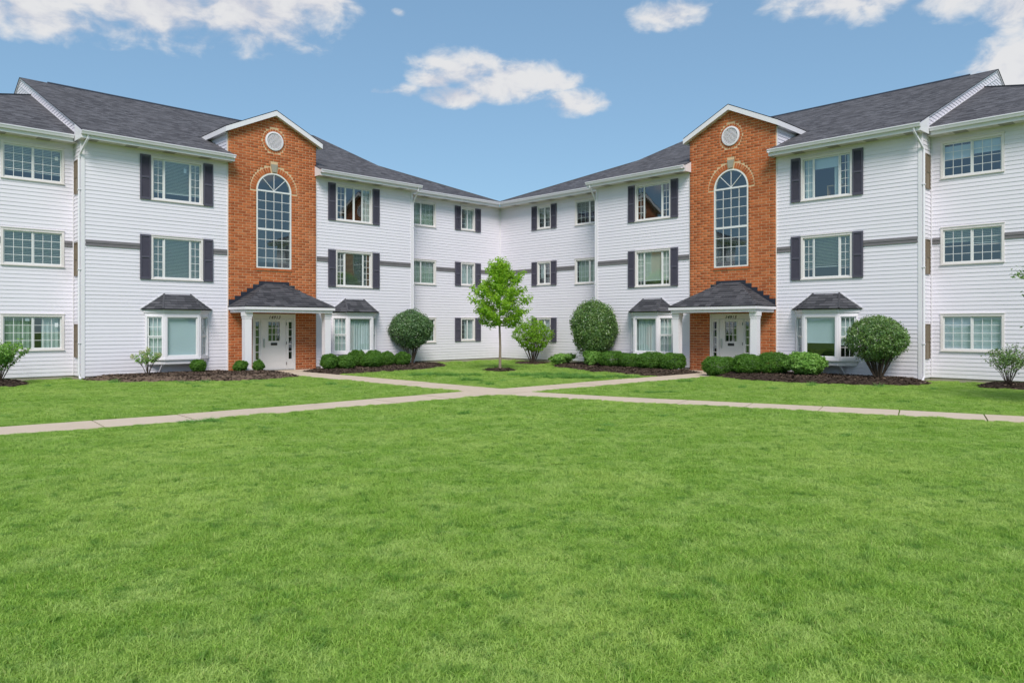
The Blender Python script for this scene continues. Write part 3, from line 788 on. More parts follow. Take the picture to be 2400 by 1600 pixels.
    for zz in (.25, 1.05, 1.80): obj('hinge', MB(m).tube([(-sg * .495, yf + .016, zz), (-sg * .495, yf + .016, zz + .11)], .012, 6), do, None, M_BLACK)
    for sx in (-1, 1):
        s = MB(m); a, e = sorted((sx * .548, sx * .798)); ga, ge = (a + e) / 2 - .072, (a + e) / 2 + .072; z0, z1 = .48, 1.93
        s.box(a, ga, -.03, yf - .012, .05, 2.03); s.box(ge, e, -.03, yf - .012, .05, 2.03); s.box(ga, ge, -.03, yf - .012, .05, z0); s.box(ga, ge, -.03, yf - .012, z1, 2.03)
        so = obj('sidelight', s, root, None, M_DOOR); ph = (z1 - z0) / 5; gb = MB(m)
        for j in range(5):
            u0 = ga if m > 0 else -ge
            obj('pane', UNIT_PANE, so, T((u0, yf - .04, z0 + j * ph)) @ S3(ge - ga, 1, ph))
            if j: gb.box(ga, ge, yf - .036, yf - .010, z0 + j * ph - .014, z0 + j * ph + .014)
        obj('glazing_bars', gb, so, None, M_DOOR, kind='stuff')
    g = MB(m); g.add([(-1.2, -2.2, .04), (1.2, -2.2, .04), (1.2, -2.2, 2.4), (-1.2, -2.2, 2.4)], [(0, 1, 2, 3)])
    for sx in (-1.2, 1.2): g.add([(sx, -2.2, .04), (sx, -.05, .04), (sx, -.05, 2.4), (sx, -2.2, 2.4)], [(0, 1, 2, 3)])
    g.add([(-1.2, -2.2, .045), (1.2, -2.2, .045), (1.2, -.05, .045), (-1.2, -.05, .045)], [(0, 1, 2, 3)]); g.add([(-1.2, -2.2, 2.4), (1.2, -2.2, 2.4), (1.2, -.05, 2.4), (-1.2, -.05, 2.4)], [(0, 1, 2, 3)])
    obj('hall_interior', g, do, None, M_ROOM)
    # ---- porch
    PW, PN, EZ, TZ = 1.79, 1.50, 2.47, 3.38
    dk = MB(m); E = [(-PW - .02, FN + .012, EZ), (-PW - .02, PN + .02, EZ), (PW + .02, PN + .02, EZ), (PW + .02, FN + .012, EZ)]; Tp = [(-.37, FN + .012, TZ), (.37, FN + .012, TZ)]
    dk.add(E + Tp, [(1, 2, 5, 4), (0, 1, 4), (2, 3, 5)])
    pr = obj('porch_roof', dk, root, None, M_FLASH)
    shingles(pr, m, E[1], E[2], Tp[1], Tp[0], seed=1, off=.016); shingles(pr, m, E[0], E[1], Tp[0], Tp[0], seed=2, off=.016); shingles(pr, m, E[2], E[3], Tp[1], Tp[1], seed=3, off=.016)
    for p, q in ((E[1], Tp[0]), (E[2], Tp[1])):
        P, Q = Vector(p), Vector(q); nn = 11
        for k in range(nn):
            a, c2 = P.lerp(Q, .035 + .965 * k / nn), P.lerp(Q, .035 + .965 * (k + 1.2) / nn if k < nn - 1 else 1.0); dz = Vector((0, 0, .030)); side = Vector((-(Q - P).y, (Q - P).x, 0)).normalized() * .10
            lowd = Vector((0, 0, -.045))
            obj('ridge_shingle', MB(m).add([tuple(a + dz + Vector((0, 0, .012))), tuple(a + side + lowd + dz), tuple(c2 + side + lowd + dz), tuple(c2 + dz), tuple(a - side + lowd + dz), tuple(c2 - side + lowd + dz)], [(0, 1, 2, 3), (0, 3, 5, 4)]), pr, None, M_SHINGLE)
    def band(zlo, zhi, o, th):
        k = MB(m); k.box(-PW + o, PW - o, PN - o - th, PN - o, zlo, zhi); k.box(-PW + o, -PW + o + th, FN + .011, PN - o - th, zlo, zhi); k.box(PW - o - th, PW - o, FN + .011, PN - o - th, zlo, zhi); return k
    obj('porch_fascia', band(EZ - .10, EZ - .004, -.015, .03), pr, None, M_TRIM)
    obj('porch_beam', band(EZ - .205, EZ - .10, .055, .12), pr, None, M_TRIM)
    obj('porch_ceiling', MB(m).box(-PW + .18, PW - .18, FN + .012, PN - .18, EZ - .12, EZ - .10), pr, None, M_SOFFIT)
    # stepped flashing against the brick
    yk0, yk1 = FN + .0115, FN + .017
    step = (PW - .5) / 5
    obj('step_flashing', MB(m).box(-.62, .62, yk0, yk1, TZ - .12, TZ + .10), pr, None, M_FLASH)
    for sx in (-1, 1):
        for k in range(5):
            xo, xi = .62 + k * (PW - .62) / 5, .62 + (k + 1) * (PW - .62) / 5
            zl = TZ - (TZ - EZ) * (min(xi, PW) - .37) / (PW - .37); zh = TZ - (TZ - EZ) * (xo - .37) / (PW - .37) + .13
            obj('step_flashing', MB(m).box(*sorted((sx * (xo + .001), sx * xi)), yk0, yk1, zl, zh), pr, None, M_FLASH)
    for sx in (-1, 1):
        c = MB(m); x, yc, h = sx * 1.60, 1.20, .125; zt = EZ - .205
        c.box(x - h, x + h, yc - h, yc + h, .25, zt - .22); c.box(x - h - .03, x + h + .03, yc - h - .03, yc + h + .03, zt - .14, zt); c.box(x - h - .012, x + h + .012, yc - h - .012, yc + h + .012, zt - .22, zt - .14)
        c.box(x - h - .03, x + h + .03, yc - h - .03, yc + h + .03, .03, .25)
        obj('column', c, root, None, M_TRIM)
    # ---- the gable above
    G0, GS, GX, GZ, GN = 10.09, .485, 1.97, 9.135, .27
    gr = MB(m)
    for sx in (-1, 1):
        roof_face(gr, [(0, GN, G0), (sx * GX, GN, GZ), (sx * GX, -2.2, GZ), (0, -4.6, G0)], (0, 1, 0), (0, 0, GZ))
        roof_face(gr, [(0, GN, G0 - .03), (sx * GX, GN, GZ - .03), (sx * GX, -2.2, GZ - .03), (0, -4.6, G0 - .03)], (0, 1, 0), (0, 0, GZ))
    go = obj('gable_roof', gr, root, None, M_ROOF)
    for sx in (-1, 1):
        k = MB(m); k.prism([(0, GN - .03, G0 - .03), (sx * GX, GN - .03, GZ - .03), (sx * GX, GN - .03, GZ - .215), (0, GN - .03, G0 - .215)], (0, .03, 0)); obj('rake_board', k, go, None, M_TRIM)
        k = MB(m); k.box(*sorted((sx * GX, sx * (GX - .025))), -2.35, GN - .032, GZ - .215, GZ - .03); obj('eave_board', k, go, None, M_TRIM)
        k = MB(m); k.prism([(0, GN - .032, G0 - .19), (sx * (GX - .026), GN - .032, GZ - .19), (sx * (GX - .026), FN - .02, GZ - .19), (0, FN - .02, G0 - .19)], (0, 0, .012)); obj('rake_soffit', k, go, None, M_TRIM)
        k = MB(m); k.box(*sorted((sx * (TW - .0), sx * (GX - .027))), -2.35, FN - .021, GZ - .20, GZ - .188); obj('eave_soffit', k, go, None, M_TRIM)
        # sided cheek and its corner board
        k = MB(m); zc = 7.9; x = sx * (TW - .012)
        while zc < GZ - .2:
            zt = min(zc + COURSE, GZ - .19); nb = lambda z_: max(-2.4, .5 - (z_ - EAVE_Z) / PITCH - .1)
            o0, o1 = sx * .02, sx * .003
            k.add([(x + o0, nb(zc), zc), (x + o0, -.03, zc), (x + o1, -.03, zt), (x + o1, nb(zt), zt), (x, nb(zc), zc), (x, -.03, zc)], [(0, 1, 2, 3), (4, 5, 1, 0)]); zc = zt
        obj('cheek_siding', k, go, None, M_SIDING, kind='stuff')
        k = MB(m); k.box(*sorted((sx * (TW - .03), sx * (TW + .012))), -.09, -.021, 7.9, GZ - .19); obj('corner_board', k, go, None, M_TRIM)


def apartment(root_loc, rot, m, wc, label, number, fills):
    """wc = position of the inner corner; m = -1 mirrors the wing"""
    root = thing('apartment_building', label, 'apartment building', T(root_loc) @ RZ(rot), 'apartment wings meeting at the inner corner')
    WM = lambda wv, n, z: T((m * wv, n, z))
    AE = 12.855; i = .03
    H = dict(A=[], B=[], C=[], D=[])
    for k, z in enumerate(WIN_Z):
        for sgn, key in ((1, 'B'), (-1, 'C')):
            c = sgn * 3.59; lay, fl = fills[key + str(3 - k)]
            window(root, WM(c, 0, z), 1.77, 1.53, lay, fl); H[key].append((c - .885 + i, c + .885 - i, z + i, z + 1.53 - i))
            for o in (-1, 1):
                a = c + o * 1.068; shutter(m, root, a - .172, a + .172, z + .005, z + 1.545, 0)
    for k, z in enumerate((6.44, 3.70, 0.96)):
        for sgn, key in ((1, 'A'), (-1, 'D')):
            c = sgn * 7.76; lay, fl = fills[key + str(3 - k)]
            window(root, WM(c, REC, z), 1.75, 1.19, lay, fl, glassgrid=key == 'A'); H[key].append((c - .875 + i, c + .875 - i, z + i, z + 1.19 - i))
            c = sgn * 10.63; window(root, WM(c, REC, z + .05), .93, 1.15, L_SMALL, fills['S' + str(3 - k)], glassgrid=False); H[key].append((c - .465 + i, c + .465 - i, z + .05 + i, z + 1.20 - i))
            for o in (-1, 1):
                a = c + o * .655; shutter(m, root, a - .18, a + .18, z + .04, z + 1.21, REC)
    for sgn, key in ((1, 'B'), (-1, 'C')):
        bay(m, root, sgn * 3.595, fills[key + '1']); H[key].append((sgn * 3.595 - .98, sgn * 3.595 + .98, .70, 2.1))
    # siding boards, course by course
    out = []
    siding(m, TW, CW - .085, 0, H['B'], out); siding(m, -CW + .085, -TW, 0, H['C'], out)
    siding(m, CW + .05, AE, REC, H['A'], out); siding(m, wc + .05, -CW - .02, REC, H['D'], out)
    Mw = root.matrix_basis; out.sort(key=lambda q: -q[1] / (Mw @ q[2] - CAMP).length)
    rest = MB(1)
    for k, (b, L, mid) in enumerate(out):
        if k < 292: obj('siding_board', b, root, None, M_SIDING)
        else: rest.f += [[i + len(rest.v) for i in f] for f in b.f]; rest.uv += b.uv; rest.v += b.v
    obj('siding', rest, root, None, M_SIDING, kind='stuff')
    # end walls of the front block, up into the raised gable
    for sx in (1, -1):
        k = MB(m); z = Z0; x = sx * CW
        while z < 11.9:
            zt = min(z + COURSE, 11.93)
            def span(q):
                if q < WALL_TOP: return (REC, 0.0)
                t = (q - EAVE_Z) / PITCH; return (-18.5 + max(0, t), min(.5 - t, .46 if q > 7.85 else 0))
            (a0, a1), (b0, b1) = span(z + .001), span(zt)
            if z < WALL_TOP < zt: b0, b1 = a0, a1
            o0, o1 = sx * .018, sx * .003
            k.add([(x + o0, a0, z), (x + o0, a1, z), (x + o1, b1, zt), (x + o1, b0, zt), (x, a0, z), (x, a1, z)], [(0, 1, 2, 3), (4, 5, 1, 0)]); z = zt
        obj('end_wall_siding', k, root, None, M_SIDING, kind='stuff')
        # corner boards on both faces, inside corner post
        cb = MB(m); cb.box(*sorted((sx * (CW - .085), sx * (CW + .024))), .001, .030, Z0 - .05, WALL_TOP); cb.box(*sorted((sx * (CW + .001), sx * (CW + .030))), -.075, -.0, Z0 - .05, WALL_TOP)
        obj('corner_board', cb, root, None, M_TRIM)
        ib = MB(m); ib.box(*sorted((sx * (CW + .022), sx * (CW + .052))), REC, REC + .03, Z0, WALL_TOP); obj('corner_bead', ib, root, None, M_TRIM)
        # frieze at the top of the walls
        obj('frieze', MB(m).box(*sorted((sx * TW, sx * (CW - .101))), .001, .026, WALL_TOP - .05, WALL_TOP - .013), root, None, M_CASING)
        a, e = (CW + .06, AE) if sx > 0 else (wc + .03, -CW - .06)
        obj('frieze', MB(m).box(a, e, REC + .001, REC + .026, WALL_TOP - .05, WALL_TOP - .013), root, None, M_CASING)
        # narrow bronze screened windows on the return wall
        for z in (6.13, 3.42, .73):
            f = MB(m); f.ring(-.20, .20, 0, 1.11, .03, .0, .04)
            Mx = T((m * sx * (CW + .012), -.52, z)) @ RZ(-R(90) * m * sx)
            o = obj('screen_window', f, root, Mx, M_BRONZE)
            for z0, z1, y in ((.03, .54, .012), (.565, 1.08, .022)):
                obj('insect_screen', MB(m).box(-.17, .17, y - .006, y, z0, z1), o, None, M_SCREEN)
            g = MB(m); g.box(-.17, .17, .008, .03, .54, .565)
            for q in range(1, 5): g.box(-.17 + q * .068 - .004, -.17 + q * .068 + .004, .0225, .028, .566, 1.08)
            obj('screen_bars', g, o, None, M_BRONZE, kind='stuff')
        sx0 = sx
        downspout(m, root, [(sx * (CW - .06), .53, 7.92), (sx * (CW - .05), .52, 7.80), (sx * (CW + .06), .03, 7.35), (sx * (CW + .068), -.005, 7.22), (sx * (CW + .068), -.005, .22), (sx * (CW + .075), .06, .10), (sx * (CW + .085), .20, .05)])
    # trim bands between first and second floor, two laps each
    def bandseg(a, e, n):
        k = MB(m)
        for z in (4.405, 4.503):
            k.add([(a, n + .044, z), (e, n + .044, z), (e, n + .026, z + .097), (a, n + .026, z + .097), (a, n, z), (e, n, z), (a, n, z + .097), (e, n, z + .097)], [(0, 3, 2, 1), (4, 0, 1, 5), (0, 4, 6, 3), (5, 1, 2, 7), (3, 6, 7, 2)])
        obj('trim_band', k, root, None, M_BAND)
    for sx in (1, -1):
        for a, e in ((TW + .03, 2.345), (4.835, CW - .11)): bandseg(*sorted((sx * a, sx * e)), 0)
        for a, e in ((CW + .06, 6.875), (8.645, 9.79), (11.47, AE - .05 if sx > 0 else -wc - .35)): bandseg(*sorted((sx * a, sx * e)), REC)
    # inner corner post, tower edge trims, foundation
    obj('corner_bead', MB(m).box(wc, wc + .05, REC, REC + .045, Z0, WALL_TOP), root, None, M_TRIM)
    for sx in (1, -1): obj('edge_trim', MB(m).box(*sorted((sx * (TW + .001), sx * (TW + .028))), .001, .045, Z0, WALL_TOP - .051), root, None, M_CASING)
    fo = MB(m); fo.box(-CW + .02, -TW - .002, -.3, -.012, -.2, Z0 + .01); fo.box(TW + .002, CW - .02, -.3, -.012, -.2, Z0 + .01); fo.box(CW - .019, AE - .02, REC - .3, REC - .012, -.2, Z0 + .01); fo.box(wc + .02, -CW + .019, REC - .3, REC - .012, -.2, Z0 + .01)
    fo.box(CW - .3, CW - .018, REC - .01, -.305, -.2, Z0 + .01)
    obj('foundation', fo, root, None, M_CONC)
    # outer end and rear of the block
    rear = MB(m)
    for sx, e in ((1, AE), (-1, -wc)):
        x = sx * e; rear.add([(x, REC, 0), (x, -17.1, 0), (x, -17.1, WALL_TOP), (x, REC, WALL_TOP)], [(0, 1, 2, 3)])
    rear.add([(wc, -17.1, 0), (AE, -17.1, 0), (AE, -17.1, WALL_TOP), (wc, -17.1, WALL_TOP)], [(0, 3, 2, 1)])
    obj('rear_wall', rear, root, None, M_SIDING)
    # ---- roofs
    RD, RZ_ = -9.0, EAVE_Z + PITCH * 9.5; rk = CW + .07
    b = MB(m); t = .028
    tc_ = TW - .05; zc_ = EAVE_Z + PITCH * (OVER + .03)
    for dz in (0, -t):
        roof_face(b, [(-rk, -.03, zc_ + dz), (rk, -.03, zc_ + dz), (rk, RD, RZ_ + dz), (-rk, RD, RZ_ + dz)], (1, 0, 0), (0, OVER, EAVE_Z))
        for u0, u1 in ((-rk, -tc_), (tc_, rk)): roof_face(b, [(u0, OVER, EAVE_Z + dz), (u1, OVER, EAVE_Z + dz), (u1, -.03, zc_ + dz), (u0, -.03, zc_ + dz)], (1, 0, 0), (0, OVER, EAVE_Z))
        roof_face(b, [(-rk, 2 * RD - OVER, EAVE_Z + dz), (rk, 2 * RD - OVER, EAVE_Z + dz), (rk, RD, RZ_ + dz), (-rk, RD, RZ_ + dz)], (1, 0, 0), (0, 2 * RD - OVER, EAVE_Z))
    for sx in (1, -1):
        for y0, y1, z0, z1 in ((OVER, RD, EAVE_Z, RZ_), (2 * RD - OVER, RD, EAVE_Z, RZ_)): b.add([(sx * rk, y0, z0), (sx * rk, y1, z1), (sx * rk, y1, z1 - t), (sx * rk, y0, z0 - t)], [(0, 1, 2, 3)])
    for u0, u1 in ((-rk, -tc_), (tc_, rk)): b.add([(u0, OVER, EAVE_Z), (u1, OVER, EAVE_Z), (u1, OVER, EAVE_Z - t), (u0, OVER, EAVE_Z - t)], [(0, 1, 2, 3)])
    for u0 in (-tc_, tc_): b.add([(u0, OVER, EAVE_Z), (u0, -.03, zc_), (u0, -.03, zc_ - t), (u0, OVER, EAVE_Z - t)], [(0, 1, 2, 3)])
    mr = obj('main_roof', b, root, None, M_ROOF)
    rv = MB(m); xs = -rk + .5; xe = rk - 1.0
    for dy in (1, -1): rv.add([(xs, RD, RZ_ + .045), (xe, RD, RZ_ + .045), (xe, RD + dy * .17, RZ_ - .035), (xs, RD + dy * .17, RZ_ - .035), (xs, RD + dy * .17, RZ_ - .075), (xe, RD + dy * .17, RZ_ - .075)], [(0, 1, 2, 3), (3, 2, 5, 4)])
    rv.add([(xe, RD, RZ_ + .045), (xe, RD + .17, RZ_ - .035), (xe, RD - .17, RZ_ - .035)], [(0, 1, 2)])
    obj('ridge_vent', rv, mr, None, M_FLASH)
    for sx in (1, -1):
        k = MB(m)
        for y0, y1 in ((OVER, RD), (2 * RD - OVER, RD)):
            k.prism([(sx * (rk - .02), y0, EAVE_Z - .030), (sx * (rk - .02), y1, RZ_ - .030), (sx * (rk - .02), y1, RZ_ - .075), (sx * (rk - .02), y0, EAVE_Z - .075)], (-sx * .045, 0, 0))
        obj('rake_board', k, mr, None, M_TRIM)
        # lower hipped roof of the set-back end
        e = (AE + .5) if sx > 0 else -(wc + .5)
        y0 = REC + OVER; dep = (y0 - RD); zr = EAVE_Z + PITCH * dep; x0 = CW - .2
        xr = max(e - dep, x0 + .02)
        k = MB(m)
        yb = 2 * RD - y0
        if e - dep > x0:
            F = [(sx * x0, y0, EAVE_Z), (sx * e, y0, EAVE_Z), (sx * xr, RD, zr), (sx * x0, RD, zr)]
            B_ = [(sx * x0, yb, EAVE_Z), (sx * e, yb, EAVE_Z), (sx * xr, RD, zr), (sx * x0, RD, zr)]
            End = [(sx * e, y0, EAVE_Z), (sx * e, yb, EAVE_Z), (sx * xr, RD, zr)]
        else:
            q = e - x0; zq = EAVE_Z + PITCH * q
            F = [(sx * x0, y0, EAVE_Z), (sx * e, y0, EAVE_Z), (sx * x0, y0 - q, zq)]
            B_ = [(sx * x0, yb, EAVE_Z), (sx * e, yb, EAVE_Z), (sx * x0, yb + q, zq)]
            End = [(sx * e, y0, EAVE_Z), (sx * e, yb, EAVE_Z), (sx * x0, yb + q, zq), (sx * x0, y0 - q, zq)]
        roof_face(k, F, (1, 0, 0), (0, y0, EAVE_Z)); roof_face(k, B_, (1, 0, 0), (0, yb, EAVE_Z)); roof_face(k, End, (0, 1, 0), (sx * e, 0, EAVE_Z))
        k.add([(sx * x0, y0, EAVE_Z), (sx * e, y0, EAVE_Z), (sx * e, y0, EAVE_Z - t), (sx * x0, y0, EAVE_Z - t)], [(0, 1, 2, 3)])
        k.add([(sx * x0, y0 - .01, EAVE_Z - t), (sx * e, y0 - .01, EAVE_Z - t), (sx * e, yb, EAVE_Z - t), (sx * x0, yb, EAVE_Z - t)], [(0, 1, 2, 3)])
        lo = obj('hip_roof', k, root, None, M_ROOF)
        hp = MB(m); P = Vector(F[1]); Q = Vector(F[2]); hp.tube([tuple(P + Vector((0, 0, .012))), tuple(Q + Vector((0, 0, .012)))], .05, 4)
        obj('hip_cap', hp, lo, None, M_SHINGLE)
        k = MB(m)                                             # white flashing where the low roof meets the end wall
        k.prism([(sx * (CW + .022), y0, EAVE_Z + .01), (sx * (CW + .022), RD, zr + .01), (sx * (CW + .022), RD, zr + .04), (sx * (CW + .022), y0, EAVE_Z + .04)], (sx * .012, 0, 0)); obj('wall_flashing', k, lo, None, M_TRIM)
        a, c2 = sorted((sx * (CW + .14), sx * (e - (.0 if sx > 0 else .02))))
        gutter(m, root, a, c2, y0); soffit(m, root, *sorted((sx * (CW + .03), sx * (e + .03 if sx < 0 else e))), REC + .001, y0 - .031)
        if sx < 0: obj('soffit', MB(m).prism([(wc + .001, REC + .001, WALL_TOP - .012), (-e - .031, REC + .001, WALL_TOP - .012), (-e - .031, y0 - .031, WALL_TOP - .012)], (0, 0, .018)), root, None, M_SOFFIT)
        a, c2 = sorted((sx * (TW - .06), sx * (CW + .14))); gutter(m, root, a, c2, OVER); soffit(m, root, *sorted((sx * (TW + .03), sx * (CW + .12))), .001, OVER - .031)
        obj('eave_return', MB(m).prism([(sx * (TW - .06), .06, WALL_TOP - .02), (sx * (TW - .06), OVER - .001, WALL_TOP - .02), (sx * (TW - .06), OVER - .001, EAVE_Z - .03), (sx * (TW - .06), .06, EAVE_Z + .16)], (sx * .02, 0, 0)), root, None, M_TRIM)
        obj('eave_return', MB(m).prism([(sx * (CW + .125), -.35, WALL_TOP + .0), (sx * (CW + .125), OVER - .001, WALL_TOP - .02), (sx * (CW + .125), OVER - .001, EAVE_Z - .03), (sx * (CW + .125), -.35, EAVE_Z + .33)], (-sx * .02, 0, 0)), root, None, M_TRIM)
    brick_tower(m, root, number)
    return root

BL = lambda z0=0.0, t=.026: [('blind', 0, 1, z0, 1, t)]
CUR = [('curtain', 0, .3, 0, 1), ('curtain', .7, 1, 0, 1)]
ST = ('sticker', .06, .12, .68, .80)
FILL_L = dict(B3=(L_PIC, BL(.17) + [('sticker', .30, .36, .74, .86)]), B2=(L_PIC, BL(0, .032)), B1=([('shade', 0, 1, 0, 1)], [('curtain', 0, 1, 0, 1)], [('curtain', 0, 1, 0, 1)]),
              C3=(L_FOUR, [('curtain', 0, .23, .0, 1)]), C2=(L_PIC, BL(0, .024)), C1=([('curtain', 0, 1, 0, 1)], [('curtain', 0, 1, 0, 1)], [('curtain', 0, 1, 0, 1)]),
              A3=(L_TWO, BL(.22) + [ST]), A2=(L_TWO, BL(.0, .028)), A1=(L_TWO, [('curtain', 0, .34, 0, 1), ('greencurtain', .5, 1, 0, 1), ST, ('sticker', .56, .63, .86, .94)]),
              D3=(L_TWO, [('greencurtain', 0, 1, 0, 1)]), D2=(L_TWO, [('greencurtain', 0, 1, 0, 1)]), D1=(L_TWO, [('greencurtain', 0, 1, 0, 1)]),
              S3=[('curtain', 0, .55, 0, 1)], S2=[('curtain', 0, 1, 0, 1)], S1=[('curtain', 0, .6, 0, 1)])
FILL_R = dict(B3=(L_PIC, [('shade', .23, .77, .74, 1), ('curtain', .0, .10, 0, 1), ('curtain', .24, .36, 0, .74), ('curtain', .8, 1, 0, 1)]), B2=(L_PIC, BL(.26)), B1=([('shade', 0, 1, .36, 1)], [('curtain', 0, 1, .3, 1)], [('curtain', 0, 1, .3, 1)]),
              C3=(L_PIC, []), C2=(L_PIC, [('creamshade', .0, 1, .18, 1), ('blind', 0, 1, 0, .17, .012)]), C1=([('curtain', 0, 1, 0, 1)], [('curtain', 0, 1, 0, 1)], [('curtain', 0, 1, 0, 1)]),
              A3=(L_TWO, [('shade', 0, .5, .62, 1), ('shade', .5, 1, .55, .92)]), A2=(L_TWO, [('blind', 0, .5, .55, 1, .024), ('blind', .5, 1, .62, 1, .028)]), A1=(L_TWO, [('shade', 0, 1, 0, 1)]),
              D3=(L_TWO, [('blind', 0, 1, .5, 1, .024)]), D2=(L_TWO, [('greencurtain', 0, 1, 0, 1)]), D1=(L_TWO, [('greencurtain', 0, 1, 0, 1)]),
              S3=[('blind', 0, 1, .45, 1, .024)], S2=[('curtain', .6, 1, .3, 1)], S1=[('curtain', 0, 1, 0, 1)])

Q = Vector((-1.11588, 37.08637)); UL = Vector((-.71285, -.70132)); NL = Vector((.70132, -.71285)); UR = Vector((.70132, -.71285)); NR = Vector((-.71285, -.70132))
SL, SR = 11.955, 12.89
def WL(wv, n): p = Q + UL * (SL + wv) + NL * n; return (p.x, p.y)
def WR(wv, n): p = Q + UR * (SR + wv) + NR * n; return (p.x, p.y)
left = apartment((*WL(0, 0), 0), math.atan2(UL.y, UL.x), 1, -0.9 - SL, 'white sided three-storey wing with brick entrance tower numbered 14913, left of the corner', '14913', FILL_L)
right = apartment((*WR(0, 0), 0), math.atan2(-UR.y, -UR.x), -1, -0.9 - SR, 'white sided three-storey wing with brick entrance tower numbered 14915, right of the corner', '14915', FILL_R)

# ------------------------------------------------------------------ ground, paths, mulch beds
def inpoly(P, poly):
    """vectorised point in polygon"""
    x, y = P[:, 0], P[:, 1]; c = np.zeros(len(P), bool); n = len(poly)
    for i in range(n):
        (x1, y1), (x2, y2) = poly[i], poly[(i + 1) % n]
        if y1 == y2: continue
        k = ((y1 > y) != (y2 > y)) & (x < (x2 - x1) * (y - y1) / (y2 - y1) + x1); c ^= k
    return c
def edgedist(P, poly):
    d = np.full(len(P), 1e9); n = len(poly)
    for i in range(n):
        a, b = np.array(poly[i]), np.array(poly[(i + 1) % n]); ab = b - a
        t = np.clip(((P - a) @ ab) / (ab @ ab + 1e-12), 0, 1); d = np.minimum(d, np.linalg.norm(P - a - t[:, None] * ab, axis=1))
    return d
def smooth(poly, it=2):
    for _ in range(it):
        q = []; n = len(poly)
        for i in range(n):
            a, b = poly[i], poly[(i + 1) % n]; q += [(.75 * a[0] + .25 * b[0], .75 * a[1] + .25 * b[1]), (.25 * a[0] + .75 * b[0], .25 * a[1] + .75 * b[1])]
        poly = q
    return poly

g = MB().add([(-1500, -1500, 0), (1500, -1500, 0), (1500, 1500, 0), (-1500, 1500, 0)], [(0, 1, 2, 3)])
obj('ground', g, None, None, M_GROUND, kind='structure')

path = bpy.data.objects.new('footpath', None); COL.objects.link(path); path['kind'] = 'structure'
AP_U, AP_L, AP_D, AP_R = (-.565, 20.76), (-1.48, 19.90), (-.54, 18.92), (.23, 19.80)
def offs(pts, hw, first):
    """left and right edges of a strip along a centre line; first = given starting pair"""
    P = [np.array(p) for p in pts]; Ls, Rs = [np.array(first[0])], [np.array(first[1])]
    for i in range(1, len(P)):
        d = P[min(i + 1, len(P) - 1)] - P[i - 1]; d = d / np.linalg.norm(d); nr = np.array([-d[1], d[0]])
        Ls.append(P[i] + nr * hw); Rs.append(P[i] - nr * hw)
    return Ls, Rs
PATH_POLYS = []
def slabs(Ls, Rs, step, top=.022):
    C = [(a + b) / 2 for a, b in zip(Ls, Rs)]; cum = [0]
    for a, b in zip(C[:-1], C[1:]): cum.append(cum[-1] + np.linalg.norm(b - a))
    at = lambda E_, s: np.array([np.interp(s, cum, [e[0] for e in E_]), np.interp(s, cum, [e[1] for e in E_])])
    n = max(1, round(cum[-1] / step)); st = cum[-1] / n
    PATH_POLYS.append([tuple(p) for p in Ls] + [tuple(p) for p in Rs[::-1]])
    for k in range(n):
        s0, s1 = k * st + .013, (k + 1) * st - .013; mid = (s0 + s1) / 2
        q = [at(Rs, s0), at(Rs, mid), at(Rs, s1), at(Ls, s1), at(Ls, mid), at(Ls, s0)]
        tz = top + random.uniform(-.005, .005); tilt = random.uniform(-.003, .003)
        b = MB(); b.prism([(p[0], p[1], -.06) for p in q], (0, 0, .06 + tz))
        for i in range(8, 10): b.v[i] = (b.v[i][0], b.v[i][1], b.v[i][2] + tilt)
        obj('slab', b, path, None, M_PATH)
cw = [AP_U, AP_L, AP_D, AP_R]; PATH_POLYS.append(cw)
c_ = np.mean(cw, axis=0)
obj('slab', MB().prism([(c_[0] + (p[0] - c_[0]) * .985, c_[1] + (p[1] - c_[1]) * .985, -.06) for p in cw], (0, 0, .083)), path, None, M_PATH)
A_ = np.array
slabs([A_(AP_L), A_(WL(.62, .98))], [A_(AP_U), A_(WL(-.62, .98))], 1.5)
slabs([A_(AP_U), A_(WR(-.62, .98))], [A_(AP_R), A_(WR(.62, .98))], 1.5)
Ls, Rs = offs([(-1.0, 19.4), (-3.25, 17.45), (-6.37, 14.35), (-8.8, 12.48), (-14.5, 8.2), (-22, 2.5)], .58, (AP_D, AP_L)); slabs(Ls, Rs, 1.5)
Ls, Rs = offs([(-.15, 19.36), (2.8, 17.55), (6.57, 15.65), (9.5, 13.98), (17, 9.9), (26, 5)], .52, (AP_R, AP_D)); slabs(Ls, Rs, 1.5)
for wf in (WL, WR):
    q = [wf(-1.80, .02), wf(-1.80, .97), wf(.70, .97), wf(.70, .02)]; PATH_POLYS.append(q)
    obj('slab', MB().prism([(p[0], p[1], -.06) for p in q], (0, 0, .105)), path, None, M_PATH)

